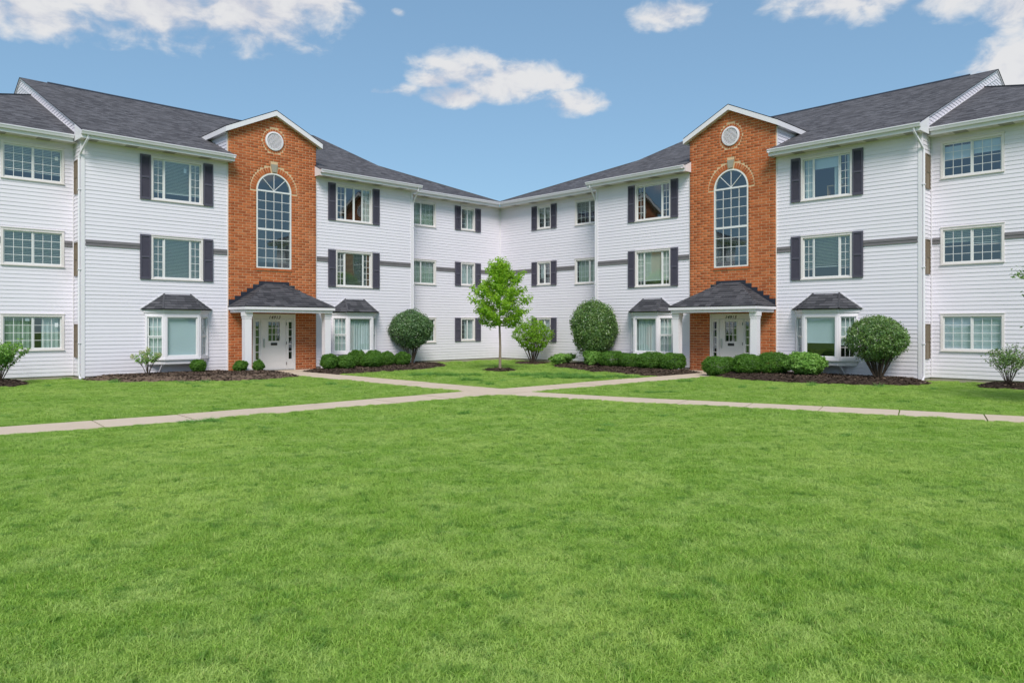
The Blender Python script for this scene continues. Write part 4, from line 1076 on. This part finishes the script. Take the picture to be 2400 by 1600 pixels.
def circ(c, r, k=24): return [(c[0] + r * math.cos(2 * math.pi * i / k), c[1] + r * math.sin(2 * math.pi * i / k)) for i in range(k)]
def outer_smooth(pts, keep=2): return smooth(pts, 2)
BEDS = [
    ('left of the 14913 entrance', [WL(*p) for p in ((6.56, -.02), (6.68, .75), (6.2, 1.7), (5.4, 2.5), (4.5, 3.3), (3.46, 3.85), (2.4, 4.0), (1.5, 3.85), (.66, 3.5), (.66, 2.2), (.72, .99), (1.80, .95), (1.80, -.02), (4, -.02))], .16, 1),
    ('right of the 14913 path', [WL(*p) for p in ((-.66, .99), (-.66, 3.62), (-1.6, 3.72), (-2.9, 3.5), (-5.0, 3.2), (-6.4, 2.5), (-7.6, 1.2), (-7.4, -.2), (-7.0, -.88), (-6.64, -.88), (-6.56, -.02), (-1.81, -.02), (-1.81, .99))], .10, 1),
    ('left of the 14915 path', [WR(*p) for p in ((-.66, .99), (-.66, 3.75), (-2.0, 3.75), (-3.6, 3.45), (-5.1, 3.0), (-6.1, 2.5), (-7.2, 2.0), (-8.0, 1.3), (-8.2, .3), (-7.6, -.88), (-6.64, -.88), (-6.56, -.02), (-1.81, -.02), (-1.81, .99))], .10, 1),
    ('right of the 14915 entrance', [WR(*p) for p in ((.72, .99), (.66, 2.4), (1.2, 2.85), (2.4, 3.15), (3.6, 3.2), (4.8, 2.95), (5.9, 2.55), (6.7, 1.9), (7.1, .9), (6.95, .25), (6.56, -.02), (4, -.02), (1.80, -.02), (1.80, .95))], .16, 1),
    ('round the young tree', [(p[0] + .12 * math.sin(5 * i), p[1]) for i, p in enumerate(circ((-.86, 29.25), .66))], .07, 0),
    ('under the lime green shrub', circ((.50, 34.65), .85), .05, 0),
    ('under the loose shrub at the left end', circ((-15.75, 22.0), .95), .13, 0),
    ('under the loose shrub at the right end', circ((13.95, 21.1), .85), .13, 0),
]
def bed_height(P, poly, hmax): return np.minimum(hmax, .32 * edgedist(P, poly))
for label, poly, hmax, sm in BEDS:
    PA = np.array(poly); lo, hi = PA.min(0) - .1, PA.max(0) + .1; st = .085
    X, Y = np.meshgrid(np.arange(lo[0], hi[0], st), np.arange(lo[1], hi[1], st)); P = np.c_[X.ravel(), Y.ravel()] + rng.uniform(-.03, .03, (X.size, 2))
    ins = inpoly(P, poly); z = np.where(ins, .012 + bed_height(P, poly, hmax) + rng.uniform(-.012, .018, len(P)), -.02)
    V = np.c_[P, z]; ny, nx = X.shape; idx = np.arange(nx * ny).reshape(ny, nx)
    Fq = np.stack([idx[:-1, :-1], idx[:-1, 1:], idx[1:, 1:], idx[1:, :-1]], -1).reshape(-1, 4)
    keep = ins[Fq].sum(1) >= 2; Fq = Fq[keep]
    # loose bark chips
    n = int(len(Fq) * 1.6); cP = rng.uniform(lo, hi, (n * 2, 2)); cP = cP[inpoly(cP, poly)][:n]; n = len(cP)
    cz = .03 + bed_height(cP, poly, hmax); a = rng.uniform(0, 6.28, n); ln = rng.uniform(.02, .06, n); wd = rng.uniform(.008, .02, n)
    d = np.c_[np.cos(a), np.sin(a), rng.uniform(-.35, .35, n)] * ln[:, None]; s_ = np.c_[-np.sin(a), np.cos(a), rng.uniform(-.6, .6, n)] * wd[:, None]; c0 = np.c_[cP, cz]
    CV = np.stack([c0 - d - s_, c0 + d - s_, c0 + d + s_, c0 - d + s_], 1).reshape(-1, 3); CF = np.arange(n * 4).reshape(n, 4) + len(V)
    o = obj('mulch_bed', np_mesh('mulch_bed', np.vstack([V, CV]), np.vstack([Fq, CF]), M_MULCH), kind='stuff', label='dark bark mulch bed ' + label); o['category'] = 'mulch'
def ground_z(x, y):
    P = np.array([[x, y]])
    for _, poly, hmax, _s in BEDS:
        if inpoly(P, poly)[0]: return float(bed_height(P, poly, hmax)[0]) + .01
    return 0.0

# ------------------------------------------------------------------ shrubs and the tree
def leaf_cloud(C, N, size, aspect=.55, up=.35, fold=.25, jitter=.9):
    """leaves as folded four-point blades at points C facing roughly along N"""
    n = len(C); nr = N + rng.normal(0, jitter, (n, 3)); nr[:, 2] += up; nr /= np.linalg.norm(nr, axis=1)[:, None] + 1e-9
    r = rng.normal(0, 1, (n, 3)); a = np.cross(nr, r); a /= np.linalg.norm(a, axis=1)[:, None] + 1e-9; b = np.cross(nr, a)
    L = size * rng.uniform(.65, 1.25, n)[:, None]; W = L * aspect
    p0 = C - a * L * .5; p1 = C + a * L * .5; p2 = C + b * W * .5 + nr * L * fold * .3; p3 = C - b * W * .5 + nr * L * fold * .3
    V = np.stack([p0, p2, p1, p3], 1).reshape(-1, 3); F = np.arange(4 * n).reshape(n, 4)
    F = np.concatenate([F[:, [0, 1, 2]], F[:, [0, 2, 3]]]); return V, F

def lumpy(n, rx, ry, rz, lumps=9, amp=.22, fill=.35, seed=0, square=1):
    """points in the outer layer of an uneven mound, with outward normals"""
    r = np.random.default_rng(seed); d = r.normal(0, 1, (n, 3)); d /= np.linalg.norm(d, axis=1)[:, None]
    ld = r.normal(0, 1, (lumps, 3)); ld /= np.linalg.norm(ld, axis=1)[:, None]; la = r.uniform(.2, 1, lumps)
    k = np.max(np.exp(-(1 - d @ ld.T) * 9) * la, axis=1); ph = r.uniform(0, 6.28, 6)
    rad = 1 - amp + amp * 1.3 * k + amp * .28 * (np.sin(d[:, 0] * 11 + ph[0]) * np.cos(d[:, 2] * 9 + ph[1]) + np.sin(d[:, 1] * 17 + ph[2]) * np.sin(d[:, 2] * 15 + ph[3]))
    shell = 1 - fill * r.random(n) ** 2.2
    # twig ends: leaves gather in small sprays, a few of which stand out of the outline
    nt = max(20, n // 26); td = r.normal(0, 1, (nt, 3)); td /= np.linalg.norm(td, axis=1)[:, None]; out = 1 + np.where(r.random(nt) < .22, r.uniform(.03, .15, nt), r.uniform(-.08, .03, nt))
    pick = r.integers(0, nt, n); use = r.random(n) < .45; dd = td[pick] + r.normal(0, .055, (n, 3)); dd /= np.linalg.norm(dd, axis=1)[:, None]
    k2 = np.max(np.exp(-(1 - dd @ ld.T) * 9) * la, axis=1); rad2 = (1 - amp + amp * 1.3 * k2) * out[pick] * (1 - .12 * r.random(n))
    P = np.where(use[:, None], dd * rad2[:, None], d * (rad * shell)[:, None]); d = np.where(use[:, None], dd, d)
    if square != 1: P = np.sign(P) * np.abs(P) ** square
    return P * np.array([rx, ry, rz]), d

def boxwood(x, y, hw, hgt, label, seed, mtl=None, n=3400, size=.043, group='clipped round boxwoods by the entrances', dy=None, name='boxwood_shrub', cat='shrub', amp=.20, square=1):
    z = ground_z(x, y); r = random.Random(seed)
    t = thing(name, label, cat, T((x, y, z)), group)
    P, d = lumpy(int(n * 4.2), hw, dy or hw * .95, hgt * .56, seed=seed, amp=amp, lumps=16, square=square); P[:, 2] += hgt * .47
    k = P[:, 2] > .02; V, F = leaf_cloud(P[k], d[k], size, .55, .35, jitter=.75)
    obj('foliage', np_mesh('foliage', V, F, mtl or M_BOX), t, None, kind='stuff')
    s = MB()
    for i in range(9):
        a = r.uniform(0, 6.28); e = (math.cos(a) * hw * r.uniform(.3, .75), math.sin(a) * hw * r.uniform(.3, .75), hgt * r.uniform(.45, .8))
        s.tube([(e[0] * .12, e[1] * .12, -.05), (e[0] * .5, e[1] * .5, e[2] * .45), e], [.014, .011, .005], 5)
    obj('stems', s, t, None, M_STEM); return t

def big_shrub(x, y, hw, zb, zt, label, seed, mtl, n=9000, size=.062, stems=16, cat='shrub', name='round_shrub', amp=.14, fill=.55, dy=None, holes=4, taper=.25, dens=2.4):
    z = ground_z(x, y); r = random.Random(seed); g2 = np.random.default_rng(seed)
    t = thing(name, label, cat, T((x, y, z))); H = zt - zb; zc = (zt + zb) / 2
    P, d = lumpy(int(n * dens), hw, dy or hw, H / 2, seed=seed, amp=amp, fill=fill, lumps=26)
    # the underside narrows towards the stems; a few thin places let the wall show through
    u = (P[:, 2] / (H / 2)); sq = np.where(u < 0, 1 - taper * np.clip(-u, 0, 1) ** 1.5, 1); P[:, 0] *= sq; P[:, 1] *= sq
    hd = g2.normal(0, 1, (holes, 3)); hd[:, 2] = -abs(hd[:, 2]) * .8; hd /= np.linalg.norm(hd, axis=1)[:, None]
    thin = np.max(np.exp(-(1 - d @ hd.T) * 22), axis=1); keep = g2.random(len(P)) > thin * .85; keep &= g2.random(len(P)) > np.clip(-u - .55, 0, 1) * 1.3
    P, d = P[keep], d[keep]; P[:, 2] += zc; V, F = leaf_cloud(P, d, size, .52, .3, jitter=.8)
    obj('foliage', np_mesh('foliage', V, F, mtl), t, None, kind='stuff')
    s = MB()
    for i in range(stems):
        a = r.uniform(0, 6.28); q = r.uniform(.15, .85); ex, ey = math.cos(a) * hw * q, math.sin(a) * hw * q; ez = zb + H * r.uniform(.35, .85)
        bx, by = math.cos(a) * .10 * q, math.sin(a) * .10 * q; rr = r.uniform(.010, .022)
        m1 = (bx + ex * .35 + r.uniform(-.05, .05), by + ey * .35 + r.uniform(-.05, .05), ez * .42)
        s.tube([(bx, by, -.06), m1, (ex, ey, ez)], [rr * 1.2, rr, rr * .4], 5)
        for _ in range(2):
            f = r.uniform(.4, .8); b0 = tuple(m1[c] + ((ex, ey, ez)[c] - m1[c]) * f * .8 for c in range(3)); b1 = (b0[0] + r.uniform(-.3, .3) * hw, b0[1] + r.uniform(-.3, .3) * hw, b0[2] + r.uniform(.1, .35) * H)
            s.tube([b0, b1], [rr * .5, rr * .25], 4)
    obj('stems', s, t, None, M_STEM); return t

def loose_shrub(x, y, hw, hgt, label, seed, mtl, n_st=17, leaf=.07, cat='shrub', name='loose_shrub', tip=None, leaves=70, spread=1.0, lift=.30):
    """open shrub: arching stems with leaves along their upper part"""
    z = ground_z(x, y); r = random.Random(seed); t = thing(name, label, cat, T((x, y, z))); s = MB(); C = []; TC = []
    for i in range(n_st):
        a = 6.283 * (i + r.random()) / n_st; q = r.uniform(.1, 1) ** .7; top = hgt * (1.0 - .38 * q * r.uniform(.5, 1.1)) * r.uniform(.82, 1.02)
        ex, ey = math.cos(a) * hw * q * spread, math.sin(a) * hw * q * spread
        pts = [Vector((ex * .06, ey * .06, -.04)), Vector((ex * .35, ey * .35, top * .45)), Vector((ex * .72 + r.uniform(-.05, .05), ey * .72, top * .78)), Vector((ex, ey, top))]
        rr = r.uniform(.006, .013); s.tube(pts, [rr, rr * .8, rr * .55, rr * .25], 5)
        tw = [pts]
        for _ in range(3):
            b0 = pts[1].lerp(pts[2], r.random()); b1 = b0 + Vector((r.uniform(-.32, .32) * hw, r.uniform(-.32, .32) * hw, r.uniform(.08, .28) * hgt)); s.tube([b0, b1], [rr * .5, rr * .2], 4); tw.append([b0, b0.lerp(b1, .5), b1])
        for L in tw:
            for _ in range(leaves // 4 if len(L) == 3 else leaves // 2):
                f = r.random() ** .65 * (len(L) - 1); k = min(int(f), len(L) - 2); p = L[k].lerp(L[k + 1], f - k)
                if p.z < hgt * lift: continue
                C.append((p.x + r.gauss(0, .035), p.y + r.gauss(0, .035), p.z + r.gauss(0, .03)))
        if tip: TC.append(tuple(pts[-1]))
    C = np.array(C); N = C.copy(); N[:, 2] = .3; V, F = leaf_cloud(C, N / (np.linalg.norm(N, axis=1)[:, None] + .01), leaf, .48, .4, jitter=.7)
    obj('foliage', np_mesh('foliage', V, F, mtl), t, None, kind='stuff'); obj('stems', s, t, None, M_STEM)
    if tip:
        B = []
        for p in TC:
            q = rng.normal(0, 1, (90, 3)); q /= np.linalg.norm(q, axis=1)[:, None]; B.append(np.array(p) + q * np.array([.06, .06, .085]) * rng.uniform(.5, 1, (90, 1)))
        B = np.vstack(B); V, F = leaf_cloud(B, rng.normal(0, 1, B.shape), .028, .8, .2); obj('blossoms', np_mesh('blossoms', V, F, M_FLOWER), t, None, kind='stuff')
    return t

boxwood(-11.30, 25.81, .30, .44, 'small bright round boxwood alone in the mulch, under the left bay window', 11, n=2600)
boxwood(-9.98, 26.22, .27, .40, 'small round boxwood before the left porch column of the 14913 entrance', 12, n=2300)
boxwood(-9.47, 26.62, .22, .37, 'smallest round boxwood, at the foot of the 14913 door sidelight', 13, n=1800)
for k, (x, y, hw, h, lb) in enumerate([
        (-7.40, 28.42, .33, .58, 'round boxwood beside the path, first of the clump right of the 14913 porch'),
        (-6.88, 28.86, .41, .54, 'front boxwood second from the 14913 path, overlapping the first'),
        (-6.74, 30.24, .36, .68, 'rear boxwood under the left half of the curtained bay right of 14913'),
        (-6.02, 29.76, .46, .54, 'widest front boxwood in the middle of the clump right of the 14913 porch'),
        (-6.20, 30.80, .36, .68, 'rear boxwood showing only its top behind the widest front one'),
        (-5.66, 30.98, .36, .61, 'boxwood second from the right end of the clump by the dark round shrub'),
        (-5.08, 31.45, .37, .56, 'boxwood at the right end of the clump, touching the dark round shrub')]):
    boxwood(x, y, hw * 1.08, h, lb, 20 + k, n=3400, square=.92)
for k, (x, y, hw, h, lb) in enumerate([
        (3.72, 30.45, .54, .66, 'hedge boxwood at the left end of the row before the 14915 bay window'),
        (4.40, 29.98, .47, .60, 'narrower hedge boxwood second in the row before the 14915 bay window'),
        (5.06, 28.92, .60, .68, 'broad hedge boxwood third in the row, under the plain bay pane'),
        (5.76, 28.22, .47, .70, 'hedge boxwood at the right end of the row, beside the 14915 path')]):
    boxwood(x, y, hw * 1.12, h * .95, lb, 40 + k, n=4800, dy=hw * .85, square=.78)
for k, (x, y, hw, h, lb) in enumerate([
        (7.04, 26.05, .63, .72, 'broad dark boxwood before the 14915 door, nearest its path'),
        (7.76, 25.20, .50, .66, 'front middle boxwood of the three before the 14915 porch column'),
        (8.55, 25.12, .56, .74, 'rounded boxwood next to the pale hydrangea, right of the 14915 porch column')]):
    boxwood(x, y, hw * 1.12, h * .98, lb, 50 + k, n=5600, dy=hw * .9, square=.84)
big_shrub(-4.90, 32.66, 1.02, .62, 2.36, 'dark green dome-shaped shrub on many stems at the right end of the left bed', 61, M_DARK, n=10500, size=.070, amp=.09, holes=3, taper=.28)
big_shrub(.52, 34.85, 1.04, .36, 2.08, 'lime green flat-topped shrub on bare stems before the shuttered window', 62, M_LIME, n=4300, size=.085, stems=24, amp=.24, holes=9, taper=.36, fill=.7, dens=1.7)
big_shrub(3.13, 31.75, 1.07, .30, 2.80, 'tallest dark round shrub, behind the hedge left of the 14915 bay', 63, M_MID, n=11500, size=.076, amp=.13, holes=3, taper=.15)
big_shrub(11.12, 23.05, .96, .40, 1.95, 'dark round shrub with see-through lower branches at the right bay window', 64, M_MID, n=8600, size=.066, stems=34, amp=.14, holes=9, taper=.22, fill=.5)
loose_shrub(-15.55, 22.0, .82, 1.45, 'loose upright leafy shrub at the left end wall, in its own mulch', 71, M_HYD, n_st=22, leaf=.095, leaves=100, lift=.2)
loose_shrub(13.9, 21.1, .86, 1.25, 'sparse spreading shrub with yellowish tips at the right end wall', 72, M_MID, n_st=24, leaf=.062, leaves=84, lift=.18)
loose_shrub(-12.45, 24.62, .58, .90, 'thin hydrangea with pale flower heads under the left bay window', 73, M_HYD, n_st=12, leaf=.075, leaves=56, tip=True, name='hydrangea', lift=.42)
boxwood(1.80, 32.8, .64, .50, 'low pale green hydrangea at the left end of the right-hand bed', 81, M_HYD, n=1500, size=.085, group=None, name='hydrangea', amp=.38)
boxwood(2.98, 31.2, .42, .70, 'pale green hydrangea in front of the tallest round shrub', 82, M_HYD, n=1500, size=.08, group=None, name='hydrangea', amp=.34)
boxwood(9.35, 24.25, .74, .80, 'bushy pale green hydrangea under the 14915 right bay window', 83, M_HYD, n=4300, size=.085, group=None, name='hydrangea', amp=.30, dy=.66)

def young_tree(x, y, label, H=4.30, zb=1.52, rad=1.12, seed=5, mtl=M_TREE, n_br=46):
    r = random.Random(seed); t = thing('young_tree', label, 'tree', T((x, y, ground_z(x, y))), None); tr = MB(); br = MB(); C = []; N = []
    lead = [Vector((0, 0, -.1)), Vector((.01, 0, .9)), Vector((-.02, .01, 1.8)), Vector((0, 0, 2.8)), Vector((.02, 0, 3.7)), Vector((0, 0, H))]
    tr.tube(lead[:4], [.062, .048, .040, .026], 9); br.tube(lead[3:], [.026, .014, .004], 6)
    def lead_at(z):
        for a, b in zip(lead[:-1], lead[1:]):
            if a.z <= z <= b.z: return a.lerp(b, (z - a.z) / (b.z - a.z))
        return lead[-1]
    def leaves(P, k, s):
        for _ in range(k):
            f = r.random() ** .8 * (len(P) - 1); i = min(int(f), len(P) - 2); p = P[i].lerp(P[i + 1], f - i)
            o = Vector((r.gauss(0, s), r.gauss(0, s), r.gauss(0, s))); C.append(tuple(p + o)); N.append(tuple(o.normalized() * .5 + Vector((0, 0, .6))))
    for i in range(n_br):
        f = i / (n_br - 1); z = zb + .15 + (H - zb - .55) * f ** 1.1; a = i * 2.39996 + r.uniform(-.3, .3)
        # widest in the lower third, narrowing to the leader
        prof = (.80 + .4 * math.sin(min(1, f / .35) * 1.57)) * (1 - .92 * max(0, f - .22) / .78) ** .75
        L = rad * prof * r.uniform(.72, 1.08); rise = L * (.30 + .75 * f) * r.uniform(.75, 1.25)
        b0 = lead_at(z); d = Vector((math.cos(a), math.sin(a), 0)); e = b0 + d * L + Vector((0, 0, rise)); mid = b0.lerp(e, .5) - Vector((0, 0, L * .10)) + Vector((r.uniform(-.05, .05), r.uniform(-.05, .05), 0))
        rr = .016 * (1 - .6 * f); br.tube([b0, mid, e], [rr, rr * .65, rr * .2], 5); P = [b0.lerp(mid, .4), mid, e]; leaves(P, int(120 * L / rad + 40), .065)
        for _ in range(5):
            q0 = mid.lerp(e, r.uniform(-.25, .8)); q1 = q0 + d * L * r.uniform(.1, .35) + Vector((r.uniform(-.28, .28), r.uniform(-.28, .28), r.uniform(.02, .34))); br.tube([q0, q1], [rr * .4, rr * .15], 4); leaves([q0, q1], 34, .06)
    leaves(lead[3:], 160, .08)
    obj('trunk', tr, t, None, M_BARK); obj('branches', br, t, None, M_BARK)
    C = np.array(C); N = np.array(N); k = C[:, 2] > zb - .1; V, F = leaf_cloud(C[k], N[k], .118, .48, .35, jitter=.6)
    obj('crown', np_mesh('crown', V, F, mtl), t, None, kind='stuff'); return t
young_tree(-.86, 29.3, 'slender young tree with a bright green crown standing in the inner corner lawn')
young_tree(12.62, 16.0, 'small tree whose leafy twigs reach in from the right edge', H=4.2, zb=1.3, rad=1.45, seed=9, mtl=M_MID, n_br=40)

# dry cut-back perennial in the left bed
t = thing('dry_plant_clump', 'dried brown plant clump cut back in the left mulch bed', 'plant', T((-13.55, 24.6, ground_z(-13.55, 24.6)))); s = MB()
for k in range(46):
    a = random.uniform(0, 6.28); q = random.uniform(.05, .28); s.tube([(math.cos(a) * q * .2, math.sin(a) * q * .2, -.01), (math.cos(a) * q * .7, math.sin(a) * q * .7, .10 * random.uniform(.4, 1.1)), (math.cos(a) * q * 1.1, math.sin(a) * q * 1.1, .09 * random.uniform(0, 1.4))], [.006, .005, .003], 4)
obj('stalks', s, t, None, M_DRY, kind='stuff')

# potted plant on a shelf behind the third-floor window of the right wing
pp = thing('potted_plant', 'spiky plant in a white pot behind the top window right of the 14915 tower', 'plant', right.matrix_basis @ T((-3.95, -.42, 6.62)))
b = MB(); K = 14
prof = [(.055, 0), (.075, .14), (.07, .14), (.06, .12)]
b.add([(r_ * math.cos(2 * math.pi * k / K), r_ * math.sin(2 * math.pi * k / K), z_) for r_, z_ in prof for k in range(K)], [(j * K + k, j * K + (k + 1) % K, (j + 1) * K + (k + 1) % K, (j + 1) * K + k) for j in range(3) for k in range(K)] + [tuple(range(K))[::-1], tuple(range(3 * K, 4 * K))])
obj('pot', b, pp, None, M_TERRA); b = MB()
for k in range(16):
    a = k * 2.4; L = random.uniform(.28, .45); o = random.uniform(.1, .7); dx_, dy_ = math.cos(a) * L * o, math.sin(a) * L * o
    b.add([(-.012, 0, .12), (.012, 0, .12), (dx_ * .6 + .012, dy_ * .6, .12 + L * .6), (dx_ * .6 - .012, dy_ * .6, .12 + L * .6), (dx_, dy_, .12 + L)], [(0, 1, 2, 3), (3, 2, 4)])
obj('leaves', b, pp, None, M_HYD, kind='stuff')
sh = thing('plant_shelf', 'light wooden shelf carrying the potted plant behind the window', 'shelf', right.matrix_basis @ T((-3.95, -.42, 6.0))); b = MB()
obj('shelf_board', MB().box(-.45, .45, -.14, .14, .59, .62), sh, None, M_WOOD); obj('shelf_board', MB().box(-.45, .45, -.14, .14, .25, .28), sh, None, M_WOOD)
for x in (-.45, .17, .42): obj('upright', MB().box(x, x + .03, -.13, .13, 0, .59), sh, None, M_WOOD)

# ------------------------------------------------------------------ grass
def blade_tile(name, n, rad, hgt, wd, seed, material):
    r = np.random.default_rng(seed); q = rad * np.sqrt(r.random(n)); a = r.uniform(0, 6.283, n); x, y = q * np.cos(a), q * np.sin(a)
    h = hgt * r.uniform(.45, 1.15, n); th = r.uniform(0, 6.283, n); lean = h * r.uniform(.2, 1.5, n); f = r.uniform(0, 6.283, n); w_ = wd * r.uniform(.7, 1.3, n)
    sx, sy = np.cos(f) * w_ / 2, np.sin(f) * w_ / 2; lx, ly = np.cos(th) * lean, np.sin(th) * lean; z0 = np.full(n, -.005)
    V = np.stack([np.c_[x - sx, y - sy, z0], np.c_[x + sx, y + sy, z0], np.c_[x + sx * .8 + lx * .35, y + sy * .8 + ly * .35, h * .62], np.c_[x - sx * .8 + lx * .35, y - sy * .8 + ly * .35, h * .62],
                  np.c_[x + lx, y + ly, h * r.uniform(.72, 1.0, n)]], 1).reshape(-1, 3)
    k = (np.arange(n) * 5)[:, None]; F = np.concatenate([k + [0, 1, 2], k + [0, 2, 3], k + [3, 2, 4]]); return bpy.data.objects.new(name, np_mesh(name, V, F, material))

def scatter(name, pts, rot, scl, coll, label, idx):
    me = bpy.data.meshes.new(name); me.vertices.add(len(pts)); me.vertices.foreach_set('co', np.ascontiguousarray(pts, dtype=np.float32).ravel())
    for nm, arr in (('rot', rot), ('scl', scl)):
        at = me.attributes.new(nm, 'FLOAT_VECTOR', 'POINT'); at.data.foreach_set('vector', np.ascontiguousarray(arr, dtype=np.float32).ravel())
    at = me.attributes.new('idx', 'INT', 'POINT'); at.data.foreach_set('value', np.ascontiguousarray(idx, dtype=np.int32)); me.update()
    o = obj(name, me, kind='stuff', label=label); o['category'] = 'grass'
    ng = bpy.data.node_groups.new(name, 'GeometryNodeTree'); ng.interface.new_socket('Geometry', in_out='INPUT', socket_type='NodeSocketGeometry'); ng.interface.new_socket('Geometry', in_out='OUTPUT', socket_type='NodeSocketGeometry')
    N = ng.nodes; gi, go = N.new('NodeGroupInput'), N.new('NodeGroupOutput'); ci = N.new('GeometryNodeCollectionInfo'); ci.inputs[0].default_value = coll; ci.inputs['Separate Children'].default_value = True; ci.inputs['Reset Children'].default_value = True
    ip = N.new('GeometryNodeInstanceOnPoints'); ip.inputs['Pick Instance'].default_value = True
    def attr(nm, ty): a = N.new('GeometryNodeInputNamedAttribute'); a.data_type = ty; a.inputs[0].default_value = nm; return a.outputs[0]
    ng.links.new(gi.outputs[0], ip.inputs['Points']); ng.links.new(ci.outputs[0], ip.inputs['Instance']); ng.links.new(attr('idx', 'INT'), ip.inputs['Instance Index'])
    ng.links.new(attr('rot', 'FLOAT_VECTOR'), ip.inputs['Rotation']); ng.links.new(attr('scl', 'FLOAT_VECTOR'), ip.inputs['Scale']); ng.links.new(ip.outputs[0], go.inputs[0])
    md = o.modifiers.new('scatter', 'NODES'); md.node_group = ng; return o

tiles = bpy.data.collections.new('grass_clumps')
for k in range(4): tiles.objects.link(blade_tile('grass_clump', 900, .20, .043, .0050, 100 + k, M_GRASS))
tufts = bpy.data.collections.new('tall_clumps')
for k in range(3): tufts.objects.link(blade_tile('tall_clump', 160, .13, .15, .007, 200 + k, M_TUFT))

def jgrid(y0, y1, st):
    X, Y = np.meshgrid(np.arange(-.80 * y1 - 1.5, .80 * y1 + 1.5, st), np.arange(y0, y1, st)); P = np.c_[X.ravel(), Y.ravel()] + rng.uniform(-st * .5, st * .5, (X.size, 2))
    return P[np.abs(P[:, 0]) < .78 * P[:, 1] + 1.2]
def lawn(P, margin):
    ok = np.ones(len(P), bool)
    for poly in PATH_POLYS: ok &= ~(inpoly(P, poly) | (edgedist(P, poly) < margin))
    for _, poly, _h, _s in BEDS: ok &= ~(inpoly(P, poly) & (edgedist(P, poly) > .03))
    d = P - np.array(Q)
    for U_, N_, S_ in ((UL, NL, SL), (UR, NR, SR)):
        s = d @ np.array(U_) - S_; n = d @ np.array(N_); ok &= n > np.where(np.abs(s) < 6.6, .08, -.80)
    return ok
def vnoise(P, sc, seed):
    r = np.random.default_rng(seed); v = np.zeros(len(P))
    for i in range(6):
        k = r.normal(0, 1, 2) * sc * (1 + .35 * i); v += np.sin(P @ k + r.uniform(0, 6.28)) / (1 + .25 * i)
    return v / 3.2
P = []; SC = []
for y0, y1, st, s in ((2.6, 8, .165, 1.0), (8, 14, .20, 1.0), (14, 24, .27, 1.15), (24, 41, .40, 1.5)):
    p = jgrid(y0, y1, st); p = p[lawn(p, .20 * s)]; P.append(p); SC.append(np.full(len(p), s))
# clipped fringe right along the paths and beds
p = jgrid(9, 31, .11); near = np.zeros(len(p), bool)
for poly in PATH_POLYS: near |= edgedist(p, poly) < .29
p = p[near & lawn(p, .055)]; P.append(p); SC.append(np.full(len(p), .36))
P = np.vstack(P); SC = np.concatenate(SC); n = len(P)
hz = np.clip(1 + .42 * vnoise(P, 1.3, 1) + .30 * vnoise(P, 4.0, 2), .45, 1.75) * rng.uniform(.8, 1.2, n)
hz = np.where(SC < .5, hz * 1.0, hz)
scatter('grass', np.c_[P, np.zeros(n)], np.c_[rng.normal(0, .06, n), rng.normal(0, .06, n), rng.uniform(0, 6.28, n)], np.c_[SC, SC, hz], tiles, 'mown green lawn grass', rng.integers(0, 4, n))
# coarse taller tufts
TP = []
for (x, y, rx, ry, k) in ((-3.3, 26.2, 1.0, .35, 34), (-2.1, 25.9, .8, .25, 20), (1.1, 26.2, 1.2, .45, 42), (1.8, 24.8, 1.2, .35, 42), (3.4, 25.0, .8, .3, 16), (-1.5, 23.8, .5, .12, 8), (-5.9, 13.55, .45, .12, 15), (3.6, 19.6, .5, .15, 8)):
    TP.append(np.c_[rng.normal(x, rx * .5, k), rng.normal(y, ry * .5, k)])
wild = jgrid(11, 26, .6); wild = wild[(vnoise(wild, 2.3, 7) > .30) & (rng.random(len(wild)) < .22)]
TP.append(wild)
TP = np.vstack(TP); TP = TP[lawn(TP, .22)]; n = len(TP)
scatter('tall_grass', np.c_[TP, np.zeros(n)], np.c_[rng.normal(0, .15, n), rng.normal(0, .15, n), rng.uniform(0, 6.28, n)], np.c_[rng.uniform(.7, 1.3, n), rng.uniform(.7, 1.3, n), rng.uniform(.45, .95, n) * np.where(TP[:, 1] > 20, 1.15, .62)], tufts, 'taller coarse dark tufts in the lawn', rng.integers(0, 3, n))
